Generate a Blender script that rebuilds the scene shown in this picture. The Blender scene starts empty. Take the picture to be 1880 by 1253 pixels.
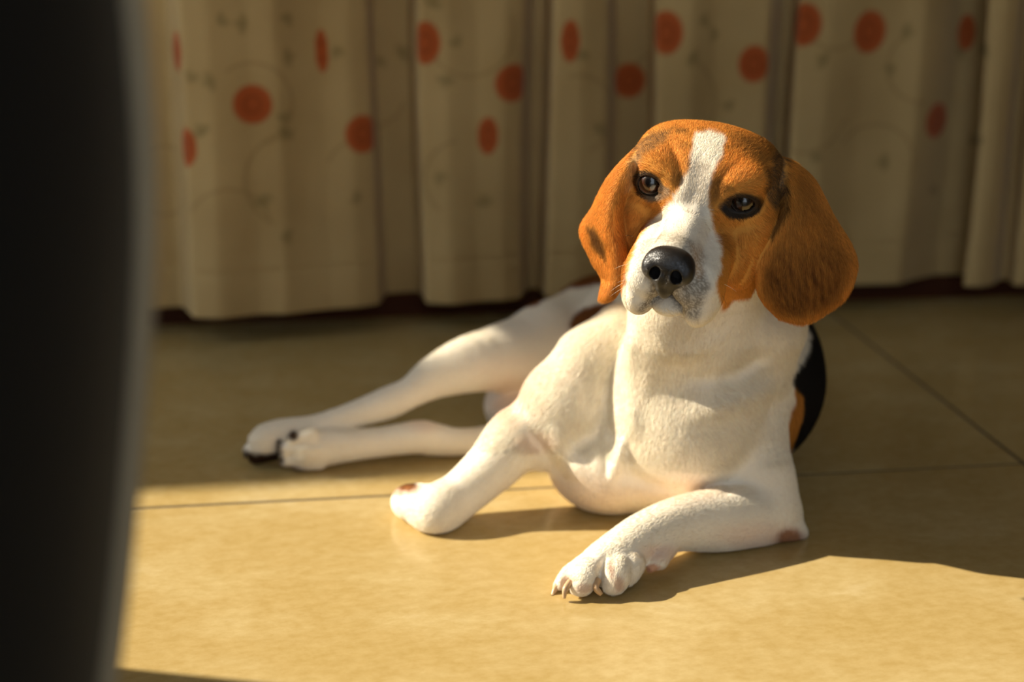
import bpy, math, random, time
import numpy as np
from mathutils import Vector

T0 = time.time()
random.seed(7)
rng = np.random.default_rng(11)
S = bpy.context.scene
C = S.collection

# ------------------------------------------------------------------ camera
CAM_H = 0.585
PITCH = math.radians(16.7)
FPX = 2650.0                      # focal length in pixels of the 1880 px wide frame
cam_data = bpy.data.cameras.new('camera')
cam = bpy.data.objects.new('camera', cam_data)
C.objects.link(cam)
cam.location = (0, 0, CAM_H)
cam.rotation_euler = (math.radians(90) - PITCH, 0, 0)
cam_data.sensor_width = 36.0
cam_data.lens = 36.0 * FPX / 1880.0
cam_data.clip_start = 0.02
cam_data.clip_end = 60
cam_data.dof.use_dof = True
cam_data.dof.focus_distance = 1.215
cam_data.dof.aperture_fstop = (cam_data.lens / 1000.0) / 0.0200
S.camera = cam

# ------------------------------------------------------------------ world, sun, exposure
SUN_SLOPE = -0.19
SUN_EL = math.radians(34)
SUN_DIR = Vector((1.0, SUN_SLOPE, -math.tan(SUN_EL))).normalized()   # the way the light travels
world = bpy.data.worlds.new('world')
S.world = world
world.use_nodes = True
wn = world.node_tree
bgn = wn.nodes['Background']
bgn.inputs['Color'].default_value = (0.80, 0.90, 1.0, 1)
bgn.inputs['Strength'].default_value = 1.65
sd = bpy.data.lights.new('sun', 'SUN')
sd.energy = 9.0
sd.color = (1.0, 0.90, 0.72)
sd.angle = math.radians(0.55)
sun = bpy.data.objects.new('sun', sd)
C.objects.link(sun)
sun.rotation_euler = SUN_DIR.to_track_quat('-Z', 'Y').to_euler()
sun.location = (-3, 0, 3)
S.view_settings.view_transform = 'Standard'
S.view_settings.look = 'None'
S.view_settings.gamma = 1
S.view_settings.exposure = 0.10
S.view_settings.use_curve_mapping = False
S.cycles.use_denoising = True
S.cycles.max_bounces = 8
S.cycles.diffuse_bounces = 4
S.cycles.sample_clamp_indirect = 4.0

# ------------------------------------------------------------------ helpers
CT, ST = math.cos(PITCH), math.sin(PITCH)
def W(u, v, Y):
    """point seen at pixel (u, v) of the photograph at the distance Y into the room"""
    dy = FPX * CT - (v - 626.5) * ST
    dz = -FPX * ST - (v - 626.5) * CT
    return np.array([(u - 940.0) * Y / dy, Y, CAM_H + dz * Y / dy])
def mpp(p):
    """metres per pixel at a point"""
    return (p[1] * CT + (CAM_H - p[2]) * ST) / FPX

def tag(o, label=None, cat=None, group=None, kind=None):
    if label: o['label'] = label
    if cat: o['category'] = cat
    if group: o['group'] = group
    if kind: o['kind'] = kind
    return o

def mesh_obj(name, verts, faces, mat=None, parent=None, smooth=True):
    me = bpy.data.meshes.new(name)
    me.from_pydata([tuple(map(float, v)) for v in verts], [], [tuple(int(i) for i in f) for f in faces])
    me.update()
    if smooth:
        me.polygons.foreach_set('use_smooth', [True] * len(me.polygons))
    if mat: me.materials.append(mat)
    o = bpy.data.objects.new(name, me)
    C.objects.link(o)
    if parent: o.parent = parent
    return o

def new_mat(name):
    m = bpy.data.materials.new(name)
    m.use_nodes = True
    nt = m.node_tree
    return m, nt, nt.nodes, nt.links, nt.nodes['Principled BSDF']

def ramp(nt, stops):
    r = nt.nodes.new('ShaderNodeValToRGB')
    e = r.color_ramp.elements
    while len(e) < len(stops): e.new(0.5)
    for el, (p, c) in zip(e, stops):
        el.position = p
        el.color = c if len(c) == 4 else (*c, 1)
    return r
# ------------------------------------------------------------------ the room (its axes turned against the camera's heading)
ROOM_YAW = math.radians(7.5)
AX = np.array([math.cos(ROOM_YAW), math.sin(ROOM_YAW), 0.0])     # along the back wall
AY = np.array([-math.sin(ROOM_YAW), math.cos(ROOM_YAW), 0.0])    # towards the back wall
ORG = W(1880, 850, 1.482); ORG[2] = 0.0                          # a tile corner on the floor
def RP(a, b, z=0.0): return ORG + AX * a + AY * b + np.array([0, 0, z])
def to_room(p):
    d = np.asarray(p) - ORG
    return float(d @ AX), float(d @ AY)

def box_faces(): return [(0, 3, 2, 1), (4, 5, 6, 7), (0, 1, 5, 4), (1, 2, 6, 5), (2, 3, 7, 6), (3, 0, 4, 7)]
def room_box(name, a0, a1, b0, b1, z0, z1, mat, parent=None):
    vs = [RP(a, b, z) for z in (z0, z1) for a, b in ((a0, b0), (a1, b0), (a1, b1), (a0, b1))]
    return mesh_obj(name, vs, box_faces(), mat, parent, smooth=False)

# ---- floor tiles
mt_tile, nt, N, L, B = new_mat('glazed_cream_tile')
tc = N.new('ShaderNodeTexCoord'); mp = N.new('ShaderNodeMapping')
mp.inputs['Rotation'].default_value = (0, 0, -ROOM_YAW - 0.12)
mp.inputs['Scale'].default_value = (4.2, 6.4, 1)
L.new(tc.outputs['Object'], mp.inputs['Vector'])
n1 = N.new('ShaderNodeTexNoise'); n1.inputs['Scale'].default_value = 1.6; n1.inputs['Detail'].default_value = 8; n1.inputs['Roughness'].default_value = 0.62; n1.inputs['Distortion'].default_value = 0.25
L.new(mp.outputs[0], n1.inputs['Vector'])
r1 = ramp(nt, [(0.30, (0.440, 0.315, 0.122)), (0.48, (0.450, 0.325, 0.132)), (0.62, (0.490, 0.370, 0.168)), (0.78, (0.54, 0.43, 0.235))])
L.new(n1.outputs['Fac'], r1.inputs[0])
n2 = N.new('ShaderNodeTexNoise'); n2.inputs['Scale'].default_value = 14; n2.inputs['Detail'].default_value = 6; n2.inputs['Roughness'].default_value = 0.7
L.new(mp.outputs[0], n2.inputs['Vector'])
r2 = ramp(nt, [(0.35, (0.90, 0.86, 0.76)), (0.65, (1.05, 1.05, 1.08))])
L.new(n2.outputs['Fac'], r2.inputs[0])
mx = N.new('ShaderNodeMix'); mx.data_type = 'RGBA'; mx.blend_type = 'MULTIPLY'; mx.inputs['Factor'].default_value = 1.0
L.new(r1.outputs[0], mx.inputs['A']); L.new(r2.outputs[0], mx.inputs['B'])
L.new(mx.outputs['Result'], B.inputs['Base Color'])
r3 = ramp(nt, [(0.3, (0.19,) * 3), (0.7, (0.27,) * 3)])
L.new(n1.outputs['Fac'], r3.inputs[0]); L.new(r3.outputs[0], B.inputs['Roughness'])
n3 = N.new('ShaderNodeTexNoise'); n3.inputs['Scale'].default_value = 60; n3.inputs['Detail'].default_value = 4
L.new(tc.outputs['Object'], n3.inputs['Vector'])
bp = N.new('ShaderNodeBump'); bp.inputs['Strength'].default_value = 0.05; bp.inputs['Distance'].default_value = 0.001
L.new(n3.outputs['Fac'], bp.inputs['Height']); L.new(bp.outputs[0], B.inputs['Normal'])

mt_grout, nt, N, L, B = new_mat('brown_grout')
B.inputs['Base Color'].default_value = (0.085, 0.060, 0.030, 1); B.inputs['Roughness'].default_value = 0.9

TA, TB, GAP = 1.24, 0.66, 0.0048
A0, A1, B0, B1 = -3 * TA, 2 * TA, -3 * TB, TB
floor = room_box('floor', A0 - 0.02, A1 + 0.02, B0 - 0.02, B1 + 0.12, -0.06, -0.0007, mt_grout)
floor['kind'] = 'structure'
tile_meshes = {}
def tile_mesh(wa, wb):
    key = (round(wa, 3), round(wb, 3))
    if key in tile_meshes: return tile_meshes[key]
    e = 0.0008
    ring = []
    for ins, z in ((0, -0.012), (0, -e), (e, 0.0)):
        ring += [(GAP / 2 + ins, GAP / 2 + ins, z), (wa - GAP / 2 - ins, GAP / 2 + ins, z), (wa - GAP / 2 - ins, wb - GAP / 2 - ins, z), (GAP / 2 + ins, wb - GAP / 2 - ins, z)]
    fs = [(3, 2, 1, 0), (8, 9, 10, 11)]
    for k in (0, 4):
        for i in range(4):
            j = (i + 1) % 4
            fs.append((k + i, k + j, k + 4 + j, k + 4 + i))
    me = bpy.data.meshes.new('tile'); me.from_pydata(ring, [], fs); me.materials.append(mt_tile); me.update()
    tile_meshes[key] = me
    return me
for i in range(-3, 2):
    for j in range(-3, 2):
        wb = TB if j < 1 else 0.05
        o = bpy.data.objects.new('tile', tile_mesh(TA, wb)); C.objects.link(o)
        p = RP(i * TA, j * TB)
        o.location = (p[0], p[1], 0.0)
        o.rotation_euler = (0, 0, ROOM_YAW)
        o.parent = floor

# ---- walls, ceiling, baseboards
mt_wall, nt, N, L, B = new_mat('painted_plaster')
tc = N.new('ShaderNodeTexCoord'); n1 = N.new('ShaderNodeTexNoise'); n1.inputs['Scale'].default_value = 6; n1.inputs['Detail'].default_value = 6
L.new(tc.outputs['Object'], n1.inputs['Vector'])
r1 = ramp(nt, [(0.3, (0.55, 0.50, 0.42)), (0.7, (0.62, 0.57, 0.49))]); L.new(n1.outputs['Fac'], r1.inputs[0]); L.new(r1.outputs[0], B.inputs['Base Color'])
B.inputs['Roughness'].default_value = 0.85
bp = N.new('ShaderNodeBump'); bp.inputs['Strength'].default_value = 0.2; bp.inputs['Distance'].default_value = 0.003
n2 = N.new('ShaderNodeTexNoise'); n2.inputs['Scale'].default_value = 90; L.new(tc.outputs['Object'], n2.inputs['Vector']); L.new(n2.outputs['Fac'], bp.inputs['Height']); L.new(bp.outputs[0], B.inputs['Normal'])
mt_wood, nt, N, L, B = new_mat('dark_stained_wood')
tc = N.new('ShaderNodeTexCoord'); mp = N.new('ShaderNodeMapping'); mp.inputs['Scale'].default_value = (2, 2, 40)
wv = N.new('ShaderNodeTexNoise'); wv.inputs['Scale'].default_value = 3; wv.inputs['Detail'].default_value = 6
L.new(tc.outputs['Object'], mp.inputs['Vector']); L.new(mp.outputs[0], wv.inputs['Vector'])
r1 = ramp(nt, [(0.3, (0.042, 0.0105, 0.003)), (0.7, (0.075, 0.022, 0.006))]); L.new(wv.outputs['Fac'], r1.inputs[0]); L.new(r1.outputs[0], B.inputs['Base Color'])
B.inputs['Roughness'].default_value = 0.75; B.inputs['Specular IOR Level'].default_value = 0.2

LA = to_room((-1.15, 1.3, 0))[0]
WALL_B = 0.695                                        # the back wall's distance behind the tile corner
wb_ = room_box('wall_back', LA - 0.12, A1, WALL_B, WALL_B + 0.12, 0.0, 2.6, mt_wall); wb_['kind'] = 'structure'
bb = room_box('baseboard_back', LA, A1, WALL_B - 0.012, WALL_B, 0.0, 0.10, mt_wood); bb['kind'] = 'structure'
# left wall: a tall glazed door opening, and outside it an added, unseen slab whose edge cuts off the sun patch

JB = WALL_B - 0.06
wl1 = room_box('wall_left', LA - 0.12, LA, JB, WALL_B, 0.0, 2.6, mt_wall); wl1['kind'] = 'structure'
# the near jamb of the opening draws the near edge of the sun patch
nj = np.array([-0.324, 1.037, 0.0]); sdv = np.array([1.0, SUN_SLOPE, 0.0])
NJ = to_room(nj + sdv * ((LA - to_room(nj)[0]) / float(sdv @ AX)))[1]
w = room_box('wall_left', LA - 0.12, LA, NJ, JB, 2.30, 2.6, mt_wall); w['kind'] = 'structure'
w = room_box('wall_left', LA - 0.12, LA, B0, NJ, 0.0, 2.6, mt_wall); w['kind'] = 'structure'
# a point on the far edge of the sun patch, followed back along the sunlight to the added slab's height
CZ = 2.30
jp = np.array([-0.398, 1.409, 0.0]) - np.array(SUN_DIR) * (CZ / -SUN_DIR.z) * -1 * -1
CB = to_room(jp)[1]
# a gap cut in the added slab lets sun onto the dog's hind knee
hp_ = W(872, 640, 1.55); hp_ = hp_ - np.array(SUN_DIR) * ((CZ - hp_[2]) / -SUN_DIR.z) * -1 * -1
ha, hb = to_room(hp_)
for a0, a1, b0, b1 in ((LA - 4.5, LA - 0.12, CB, hb - 0.022), (LA - 4.5, LA - 0.12, hb + 0.022, CB + 2.5), (LA - 4.5, ha - 0.085, hb - 0.022, hb + 0.022), (ha + 0.065, LA - 0.12, hb - 0.022, hb + 0.022)):
    cn = room_box('sun_blocker', a0, a1, b0, b1, CZ, CZ + 0.02, mt_wall); cn['kind'] = 'structure'
w = room_box('wall_left', LA - 0.12, LA, to_room((-1.15, 1.665, 0))[1], JB, 1.02, 2.30, mt_wall); w['kind'] = 'structure'  # unseen panel added to keep sun off the floor right of the dog
cl = room_box('ceiling', LA - 0.12, A1, B0, WALL_B + 0.12, 2.6, 2.7, mt_wall); cl['kind'] = 'structure'
wr = room_box('wall_right', A1, A1 + 0.12, B0, WALL_B + 0.12, 0.0, 2.6, mt_wall); wr['kind'] = 'structure'
for a0, a1, z0 in ((LA - 0.12, -1.2, 0.0), (-1.2, -0.15, 2.1), (-0.15, A1 + 0.12, 0.0)):   # opening added in the unseen wall behind the camera, for fill light
    wf = room_box('wall_front', a0, a1, B0 - 0.12, B0, z0, 2.6, mt_wall); wf['kind'] = 'structure'
print('room', LA, JB, CB, NJ, time.time() - T0)
# ------------------------------------------------------------------ curtains: hanging folds with a printed pattern
mt_cloth, nt, N, L, B = new_mat('printed_curtain_cloth')
at = N.new('ShaderNodeAttribute'); at.attribute_name = 'print'
tc = N.new('ShaderNodeTexCoord')
uvm = N.new('ShaderNodeUVMap'); uvm.uv_map = 'cloth'
wv1 = N.new('ShaderNodeTexWave'); wv1.inputs['Scale'].default_value = 230; wv1.bands_direction = 'X'
wv2 = N.new('ShaderNodeTexWave'); wv2.inputs['Scale'].default_value = 230; wv2.bands_direction = 'Y'
for w in (wv1, wv2):
    w.inputs['Distortion'].default_value = 1.2; L.new(uvm.outputs[0], w.inputs['Vector'])
ad = N.new('ShaderNodeMath'); ad.operation = 'ADD'; L.new(wv1.outputs['Fac'], ad.inputs[0]); L.new(wv2.outputs['Fac'], ad.inputs[1])
bp = N.new('ShaderNodeBump'); bp.inputs['Strength'].default_value = 0.35; bp.inputs['Distance'].default_value = 0.0006
L.new(ad.outputs[0], bp.inputs['Height']); L.new(bp.outputs[0], B.inputs['Normal'])
nz = N.new('ShaderNodeTexNoise'); nz.inputs['Scale'].default_value = 7; nz.inputs['Detail'].default_value = 5; L.new(uvm.outputs[0], nz.inputs['Vector'])
rr = ramp(nt, [(0.3, (0.86, 0.84, 0.80)), (0.7, (1.0, 1.0, 1.0))]); L.new(nz.outputs['Fac'], rr.inputs[0])
mx = N.new('ShaderNodeMix'); mx.data_type = 'RGBA'; mx.blend_type = 'MULTIPLY'; mx.inputs['Factor'].default_value = 1
L.new(at.outputs['Color'], mx.inputs['A']); L.new(rr.outputs[0], mx.inputs['B']); L.new(mx.outputs['Result'], B.inputs['Base Color'])
B.inputs['Roughness'].default_value = 0.9; B.inputs['Specular IOR Level'].default_value = 0.15
B.inputs['Sheen Weight'].default_value = 0.15

CLOTH = np.array([0.54, 0.385, 0.172]); DOT = np.array([0.47, 0.105, 0.025]); LEAF = np.array([0.30, 0.22, 0.085]); VINE = np.array([0.42, 0.29, 0.12])
DOTS = [(463,193,1,1),(665,245,1,1),(780,78,.8,1.1),(943,152,1,1),(895,250,.55,1),(1155,148,1,.95),(1224,60,.9,1.15),(1385,117,.85,1),
        (1475,45,.95,1.15),(1597,58,.95,1.15),(1720,222,1,1),(325,95,.7,1),(592,92,.35,1.1),(1047,75,.5,1.1),(343,270,.6,1),(1775,60,.6,1),(200,150,1,1),(90,260,1,1)]
LEAVES = [(403,42),(448,45),(530,27),(527,104),(351,148),(388,146),(698,106),(735,101),(522,223),(527,243),(616,89),(794,10),(841,84),(819,146),(804,324),(891,374),(661,364),
          (482,366),(522,436),(371,243),(1316,64),(1272,104),(1289,40),(1514,111),(1638,124),(1660,59),(1494,292),(1626,299),(1715,342),(1762,94),(1787,262),(1811,89),(1069,96),(1100,240),(1340,200)]
VINES = [(300,330,62,0,6.28),(463,193,70,-2.2,1.3),(540,330,85,2.0,4.8),(690,170,60,0.3,2.6),(865,60,75,-.4,2.6),(850,330,70,2.2,4.6),(1060,210,70,-1.8,1.2),(1240,190,85,-1.0,1.6),
         (1150,60,60,.6,2.9),(1480,200,80,.2,2.4),(1600,300,75,-2.6,.4),(1380,330,70,-2.4,.0),(1700,120,70,1.4,3.9),(1540,30,60,.4,2.8),(660,320,60,-2.8,-.3),(420,420,70,-2.7,-.2)]
def curtain(name, ctrl, hem_z, top_z, label, u_lo, u_hi):
    pts = []
    for u, f in ctrl:
        k = (u - 940) / 2589.0
        # solve for the point (kY, Y) whose distance from the back wall is f
        num = (WALL_B - f) + float(ORG @ AY)
        Y = num / (k * AY[0] + AY[1])
        pts.append((k * Y, Y))
    P = np.array(pts)
    # round the polyline: resample linearly, then smooth
    seg = np.r_[0, np.cumsum(np.hypot(*np.diff(P, axis=0).T))]
    n = int(seg[-1] / 0.0025)
    s = np.linspace(0, seg[-1], n)
    X = np.interp(s, seg, P[:, 0]); Yv = np.interp(s, seg, P[:, 1])
    ker = np.hanning(11); ker /= ker.sum()
    def sm(a):
        return np.convolve(np.pad(a, 5, mode='edge'), ker, 'valid')
    X, Yv = sm(X), sm(Yv)
    s = np.r_[0, np.cumsum(np.hypot(np.diff(X), np.diff(Yv)))]
    zs = np.r_[np.arange(hem_z, 0.56, 0.003), np.linspace(0.57, top_z, 30)]
    Xg, Zg = np.meshgrid(X, zs); Yg = np.meshgrid(Yv, zs)[0]; Sg = np.meshgrid(s, zs)[0]
    # slow swaying of the folds with height
    sway = 0.004 * np.sin(Sg * 17 + Zg * 3.1) * np.clip((Zg - hem_z) * 3, 0, 1) + 0.003 * np.sin(Sg * 41 - Zg * 7)
    Xg = Xg + AY[0] * sway + AX[0] * 0.004 * np.sin(Sg * 9 + Zg * 6); Yg = Yg + AY[1] * sway
    hemw = 0.0022 * (np.abs(Zg - hem_z - 0.062) < 0.004)
    Yg = Yg + hemw
    # pixel of each vertex, to place the printed flowers where they hang
    rx, ry, rz = Xg, Yg, Zg - CAM_H
    dep = ry * CT - rz * ST; up = ry * ST + rz * CT
    U_ = 940 + FPX * rx / dep; V_ = 626.5 - FPX * up / dep
    col = np.broadcast_to(CLOTH, Xg.shape + (3,)).copy()
    def where(u, v):
        d = (U_ - u) ** 2 + (V_ - v) ** 2
        i = np.unravel_index(np.argmin(d), d.shape)
        return (Sg[i], Zg[i], d[i] < 400)
    for cx, cy, r, a0, a1 in VINES:
        c0 = where(cx, cy)
        if not c0[2]: continue
        rm = r * 0.00078
        ds, dz = Sg - c0[0], Zg - c0[1]
        rad = np.hypot(ds, dz); an = np.arctan2(-dz, ds)
        inside = ((an - a0) % (2 * math.pi)) <= (a1 - a0)
        m = np.clip(1.4 - np.abs(rad - rm) / 0.0022, 0, 1) * inside
        col = col * (1 - m[..., None]) + VINE * m[..., None]
    for k, (u, v) in enumerate(LEAVES):
        s0, z0, ok = where(u, v)
        if not ok: continue
        for q in range(2 + k % 2):
            an = k * 1.7 + q * 1.3
            cs, cz = s0 + 0.0055 * math.cos(an), z0 + 0.006 * math.sin(an)
            d1 = (Sg - cs) * math.cos(an) + (Zg - cz) * math.sin(an); d2_ = -(Sg - cs) * math.sin(an) + (Zg - cz) * math.cos(an)
            m = np.clip((1.15 - np.hypot(d1 / 0.0098, d2_ / 0.0062)) * 1.6, 0, 1) * 0.62
            col = col * (1 - m[..., None]) + LEAF * m[..., None]
    for u, v, fx, fz in DOTS:
        s0, z0, ok = where(u, v)
        if not ok: continue
        r = np.hypot((Sg - s0) / (0.0262 * fx), (Zg - z0) / (0.0262 * fz))
        m = np.clip((1.0 - r) * 9 + 0.5, 0, 1)
        tone = DOT * (1 - 0.35 * (np.clip(1 - np.abs(r - 0.42) / 0.14, 0, 1)))[..., None]
        col = col * (1 - m[..., None]) + tone * m[..., None]
    nz_, ns_ = Xg.shape
    idx = np.arange(nz_ * ns_).reshape(nz_, ns_)
    F = np.stack([idx[:-1, :-1], idx[:-1, 1:], idx[1:, 1:], idx[1:, :-1]], -1).reshape(-1, 4)
    V = np.stack([Xg, Yg, Zg], -1).reshape(-1, 3)
    me = bpy.data.meshes.new(name)
    me.vertices.add(len(V)); me.vertices.foreach_set('co', V.astype(np.float32).ravel())
    me.loops.add(F.size); me.loops.foreach_set('vertex_index', F.ravel().astype(np.int32))
    me.polygons.add(len(F)); me.polygons.foreach_set('loop_start', np.arange(0, F.size, 4, dtype=np.int32))
    me.update(calc_edges=True)
    me.polygons.foreach_set('use_smooth', np.ones(len(F), dtype=bool))
    ca = me.color_attributes.new('print', 'FLOAT_COLOR', 'POINT')
    ca.data.foreach_set('color', np.concatenate([col.reshape(-1, 3), np.ones((len(V), 1))], 1).astype(np.float32).ravel())
    uv = me.uv_layers.new(name='cloth')
    uvs = np.stack([Sg, Zg], -1).reshape(-1, 2)[F.ravel()]
    uv.data.foreach_set('uv', uvs.astype(np.float32).ravel())
    me.materials.append(mt_cloth)
    o = bpy.data.objects.new(name, me); C.objects.link(o)
    sol = o.modifiers.new('cloth', 'SOLIDIFY'); sol.thickness = 0.0012
    tag(o, label, 'curtain')
    return o
ctrl1 = [(-250,.03),(-150,.08),(-60,.03),(40,.08),(120,.075),(150,.03),(235,.025),(262,.03),(300,.03),(332,.028),(352,.088),(400,.095),(470,.085),(520,.088),(560,.072),(600,.062),(650,.062),(688,.05),(702,.020),(730,.018),
         (764,.018),(780,.055),(830,.062),(880,.052),(930,.056),(960,.045),(974,.020),(993,.020),(1008,.046),(1060,.052),(1104,.042),(1120,.020),(1160,.022),(1182,.020),(1198,.046),(1260,.050),(1300,.038),(1350,.042),(1396,.042),(1412,.022),(1430,.020),
         (1446,.044),(1500,.046),(1560,.032),(1620,.03),(1660,.034),(1720,.022),(1768,.018),(1800,.018)]
ctrl2 = [(1772,.068),(1782,.080),(1806,.086),(1828,.078),(1838,.045),(1850,.042),(1862,.078),(1900,.086),(1960,.05),(2010,.085),(2090,.05),(2150,.085)]
ctrl1 = [(u, f if f < 0.024 else f + 0.034) for u, f in ctrl1]
ctrl2 = [(u, f + 0.036) for u, f in ctrl2]
curtain('curtain', ctrl1, 0.040, 2.35, 'wide cream curtain printed with orange dots and vines, hanging behind the dog', 0, 1800)
curtain('curtain', ctrl2, 0.045, 2.35, 'cream curtain panel hanging at the far right edge, in front of the wide one', 1770, 2200)
a_, b_ = RP(LA + 0.01, WALL_B - 0.055, 2.375), RP(0.9, WALL_B - 0.055, 2.375)
rv = [e + 0.013 * (math.cos(q * math.pi / 6) * AY + math.sin(q * math.pi / 6) * np.array([0, 0, 1.0])) for e in (a_, b_) for q in range(12)]
rf = [(q, (q + 1) % 12, 12 + (q + 1) % 12, 12 + q) for q in range(12)] + [tuple(range(12))[::-1], tuple(range(12, 24))]
tag(mesh_obj('curtain_rod', rv, rf, mt_wood), 'dark wooden curtain rod above both printed curtains', 'curtain rod')
print('curtain', time.time() - T0)
# ------------------------------------------------------------------ signed distance modelling of the dog
class Grid:
    def __init__(s, lo, hi, h):
        s.h = h
        s.lo = np.array(lo, dtype=np.float64)
        s.n = np.ceil((np.array(hi) - s.lo) / h).astype(int) + 1
        s.ax = [s.lo[i] + h * np.arange(s.n[i]) for i in range(3)]
        s.D = np.full(tuple(s.n), 0.05, dtype=np.float32)
    def box(s, lo, hi):
        i0 = np.clip(np.floor((np.asarray(lo) - s.lo) / s.h).astype(int), 0, s.n)
        i1 = np.clip(np.ceil((np.asarray(hi) - s.lo) / s.h).astype(int) + 1, 0, s.n)
        if np.any(i1 - i0 < 1): return None
        return tuple(slice(a, b) for a, b in zip(i0, i1))
    def pts(s, sl):
        return (s.ax[0][sl[0]].astype(np.float32)[:, None, None], s.ax[1][sl[1]].astype(np.float32)[None, :, None], s.ax[2][sl[2]].astype(np.float32)[None, None, :])

def smin(a, b, k):
    if k <= 0: return np.minimum(a, b)
    h = np.maximum(k - np.abs(a - b), 0) / k
    return np.minimum(a, b) - h * h * h * k * (1 / 6.0)
def smax(a, b, k): return -smin(-a, -b, k)

class Cap:                                           # tapered capsule
    def __init__(s, a, b, ra, rb): s.a, s.b, s.ra, s.rb = np.array(a, float), np.array(b, float), ra, rb
    def bounds(s):
        r = max(s.ra, s.rb); return np.minimum(s.a, s.b) - r, np.maximum(s.a, s.b) + r
    def d(s, x, y, z):
        ba = s.b - s.a; L2 = float(ba @ ba) + 1e-12
        px, py, pz = x - s.a[0], y - s.a[1], z - s.a[2]
        t = np.clip((px * ba[0] + py * ba[1] + pz * ba[2]) / L2, 0, 1)
        return np.sqrt((px - t * ba[0]) ** 2 + (py - t * ba[1]) ** 2 + (pz - t * ba[2]) ** 2) - (s.ra + (s.rb - s.ra) * t)
class Ell:                                           # rotated ellipsoid; rows of M are its axes
    def __init__(s, c, r, M=None):
        s.c, s.r = np.array(c, float), np.array(r, float); s.M = np.eye(3) if M is None else np.array(M, float)
    def bounds(s):
        e = np.sqrt(((s.M * s.r[:, None]) ** 2).sum(0)); return s.c - e, s.c + e
    def d(s, x, y, z):
        px, py, pz = x - s.c[0], y - s.c[1], z - s.c[2]
        q = [px * m[0] + py * m[1] + pz * m[2] for m in s.M]
        k0 = np.sqrt(sum((q[i] / s.r[i]) ** 2 for i in range(3))); k1 = np.sqrt(sum((q[i] / s.r[i] ** 2) ** 2 for i in range(3))) + 1e-9
        return k0 * (k0 - 1) / k1
class Multi:                                         # several shapes blended with each other first
    def __init__(s, items, k): s.items, s.k = items, k
    def bounds(s):
        b = [i.bounds() for i in s.items]; return np.min([q[0] for q in b], 0), np.max([q[1] for q in b], 0)
    def d(s, x, y, z):
        r = None
        for i in s.items:
            v = i.d(x, y, z); r = v if r is None else smin(r, v, s.k)
        return r
class Sheet:                                         # a thick curved flap from a grid of points (ears)
    def __init__(s, P, R, step=0.0016):
        P = np.array(P, float); R = np.array(R, float)
        def up(A, n):
            m = A.shape[0]; t = np.linspace(0, m - 1, n); i = np.clip(t.astype(int), 0, m - 2); f = (t - i)
            g = lambda j: A[np.clip(j, 0, m - 1)]
            f = f.reshape((-1,) + (1,) * (A.ndim - 1))
            p0, p1, p2, p3 = g(i - 1), g(i), g(i + 1), g(i + 2)
            return 0.5 * ((2 * p1) + (-p0 + p2) * f + (2 * p0 - 5 * p1 + 4 * p2 - p3) * f * f + (-p0 + 3 * p1 - 3 * p2 + p3) * f ** 3)
        PR = np.concatenate([P, R[..., None]], -1)
        h = np.linalg.norm(np.diff(P, axis=0), axis=-1).sum(0).max(); w = np.linalg.norm(np.diff(P, axis=1), axis=-1).sum(1).max()
        A = up(PR, max(4, int(h / step))); A = up(A.swapaxes(0, 1), max(4, int(w / step))).swapaxes(0, 1)
        s.G = A
        s.Q = A.reshape(-1, 4)
    def bounds(s): return (s.Q[:, :3] - s.Q[:, 3:]).min(0), (s.Q[:, :3] + s.Q[:, 3:]).max(0)
    def raster(s, g, sl, margin):
        sub = np.full([q.stop - q.start for q in sl], 0.05, dtype=np.float32)
        o = np.array([g.ax[i][sl[i].start] for i in range(3)])
        for x, y, z, r in s.Q:
            m = r + margin
            i0 = np.clip(np.floor((np.array((x, y, z)) - m - o) / g.h).astype(int), 0, sub.shape); i1 = np.clip(np.ceil((np.array((x, y, z)) + m - o) / g.h).astype(int) + 1, 0, sub.shape)
            if np.any(i1 <= i0): continue
            X = o[0] + g.h * np.arange(i0[0], i1[0]) - x; Y = o[1] + g.h * np.arange(i0[1], i1[1]) - y; Z = o[2] + g.h * np.arange(i0[2], i1[2]) - z
            d = np.sqrt(X[:, None, None] ** 2 + Y[None, :, None] ** 2 + Z[None, None, :] ** 2) - r
            v = sub[i0[0]:i1[0], i0[1]:i1[1], i0[2]:i1[2]]
            np.minimum(v, d, out=v)
        return sub

def chain(pts, k=0.01):
    return Multi([Cap(a[0], b[0], a[1], b[1]) for a, b in zip(pts[:-1], pts[1:])], k)
def spline_chain(pts, n=4, k=0.004):
    P = np.array([np.r_[p[0], p[1]] for p in pts]); m = len(P); out = []
    for i in range(m - 1):
        p0, p1, p2, p3 = P[max(i - 1, 0)], P[i], P[i + 1], P[min(i + 2, m - 1)]
        for j in range(n):
            f = j / n
            out.append(0.5 * ((2 * p1) + (-p0 + p2) * f + (2 * p0 - 5 * p1 + 4 * p2 - p3) * f * f + (-p0 + 3 * p1 - 3 * p2 + p3) * f ** 3))
    out.append(P[-1])
    return chain([(o[:3], float(o[3])) for o in out], k)

def run_ops(g, ops):
    for op, prim, k in ops:
        if op == 'c':
            prim.apply(g); continue
        lo, hi = prim.bounds()
        m = max(k, 0.0) + 3 * g.h + 0.002
        sl = g.box(lo - m, hi + m)
        if sl is None: continue
        if isinstance(prim, Sheet): d = prim.raster(g, sl, m)
        else: d = prim.d(*g.pts(sl)).astype(np.float32)
        v = g.D[sl]
        if op == '+': v[...] = smin(v, d, k)
        elif op == '-': v[...] = smax(v, -d, k)

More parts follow.
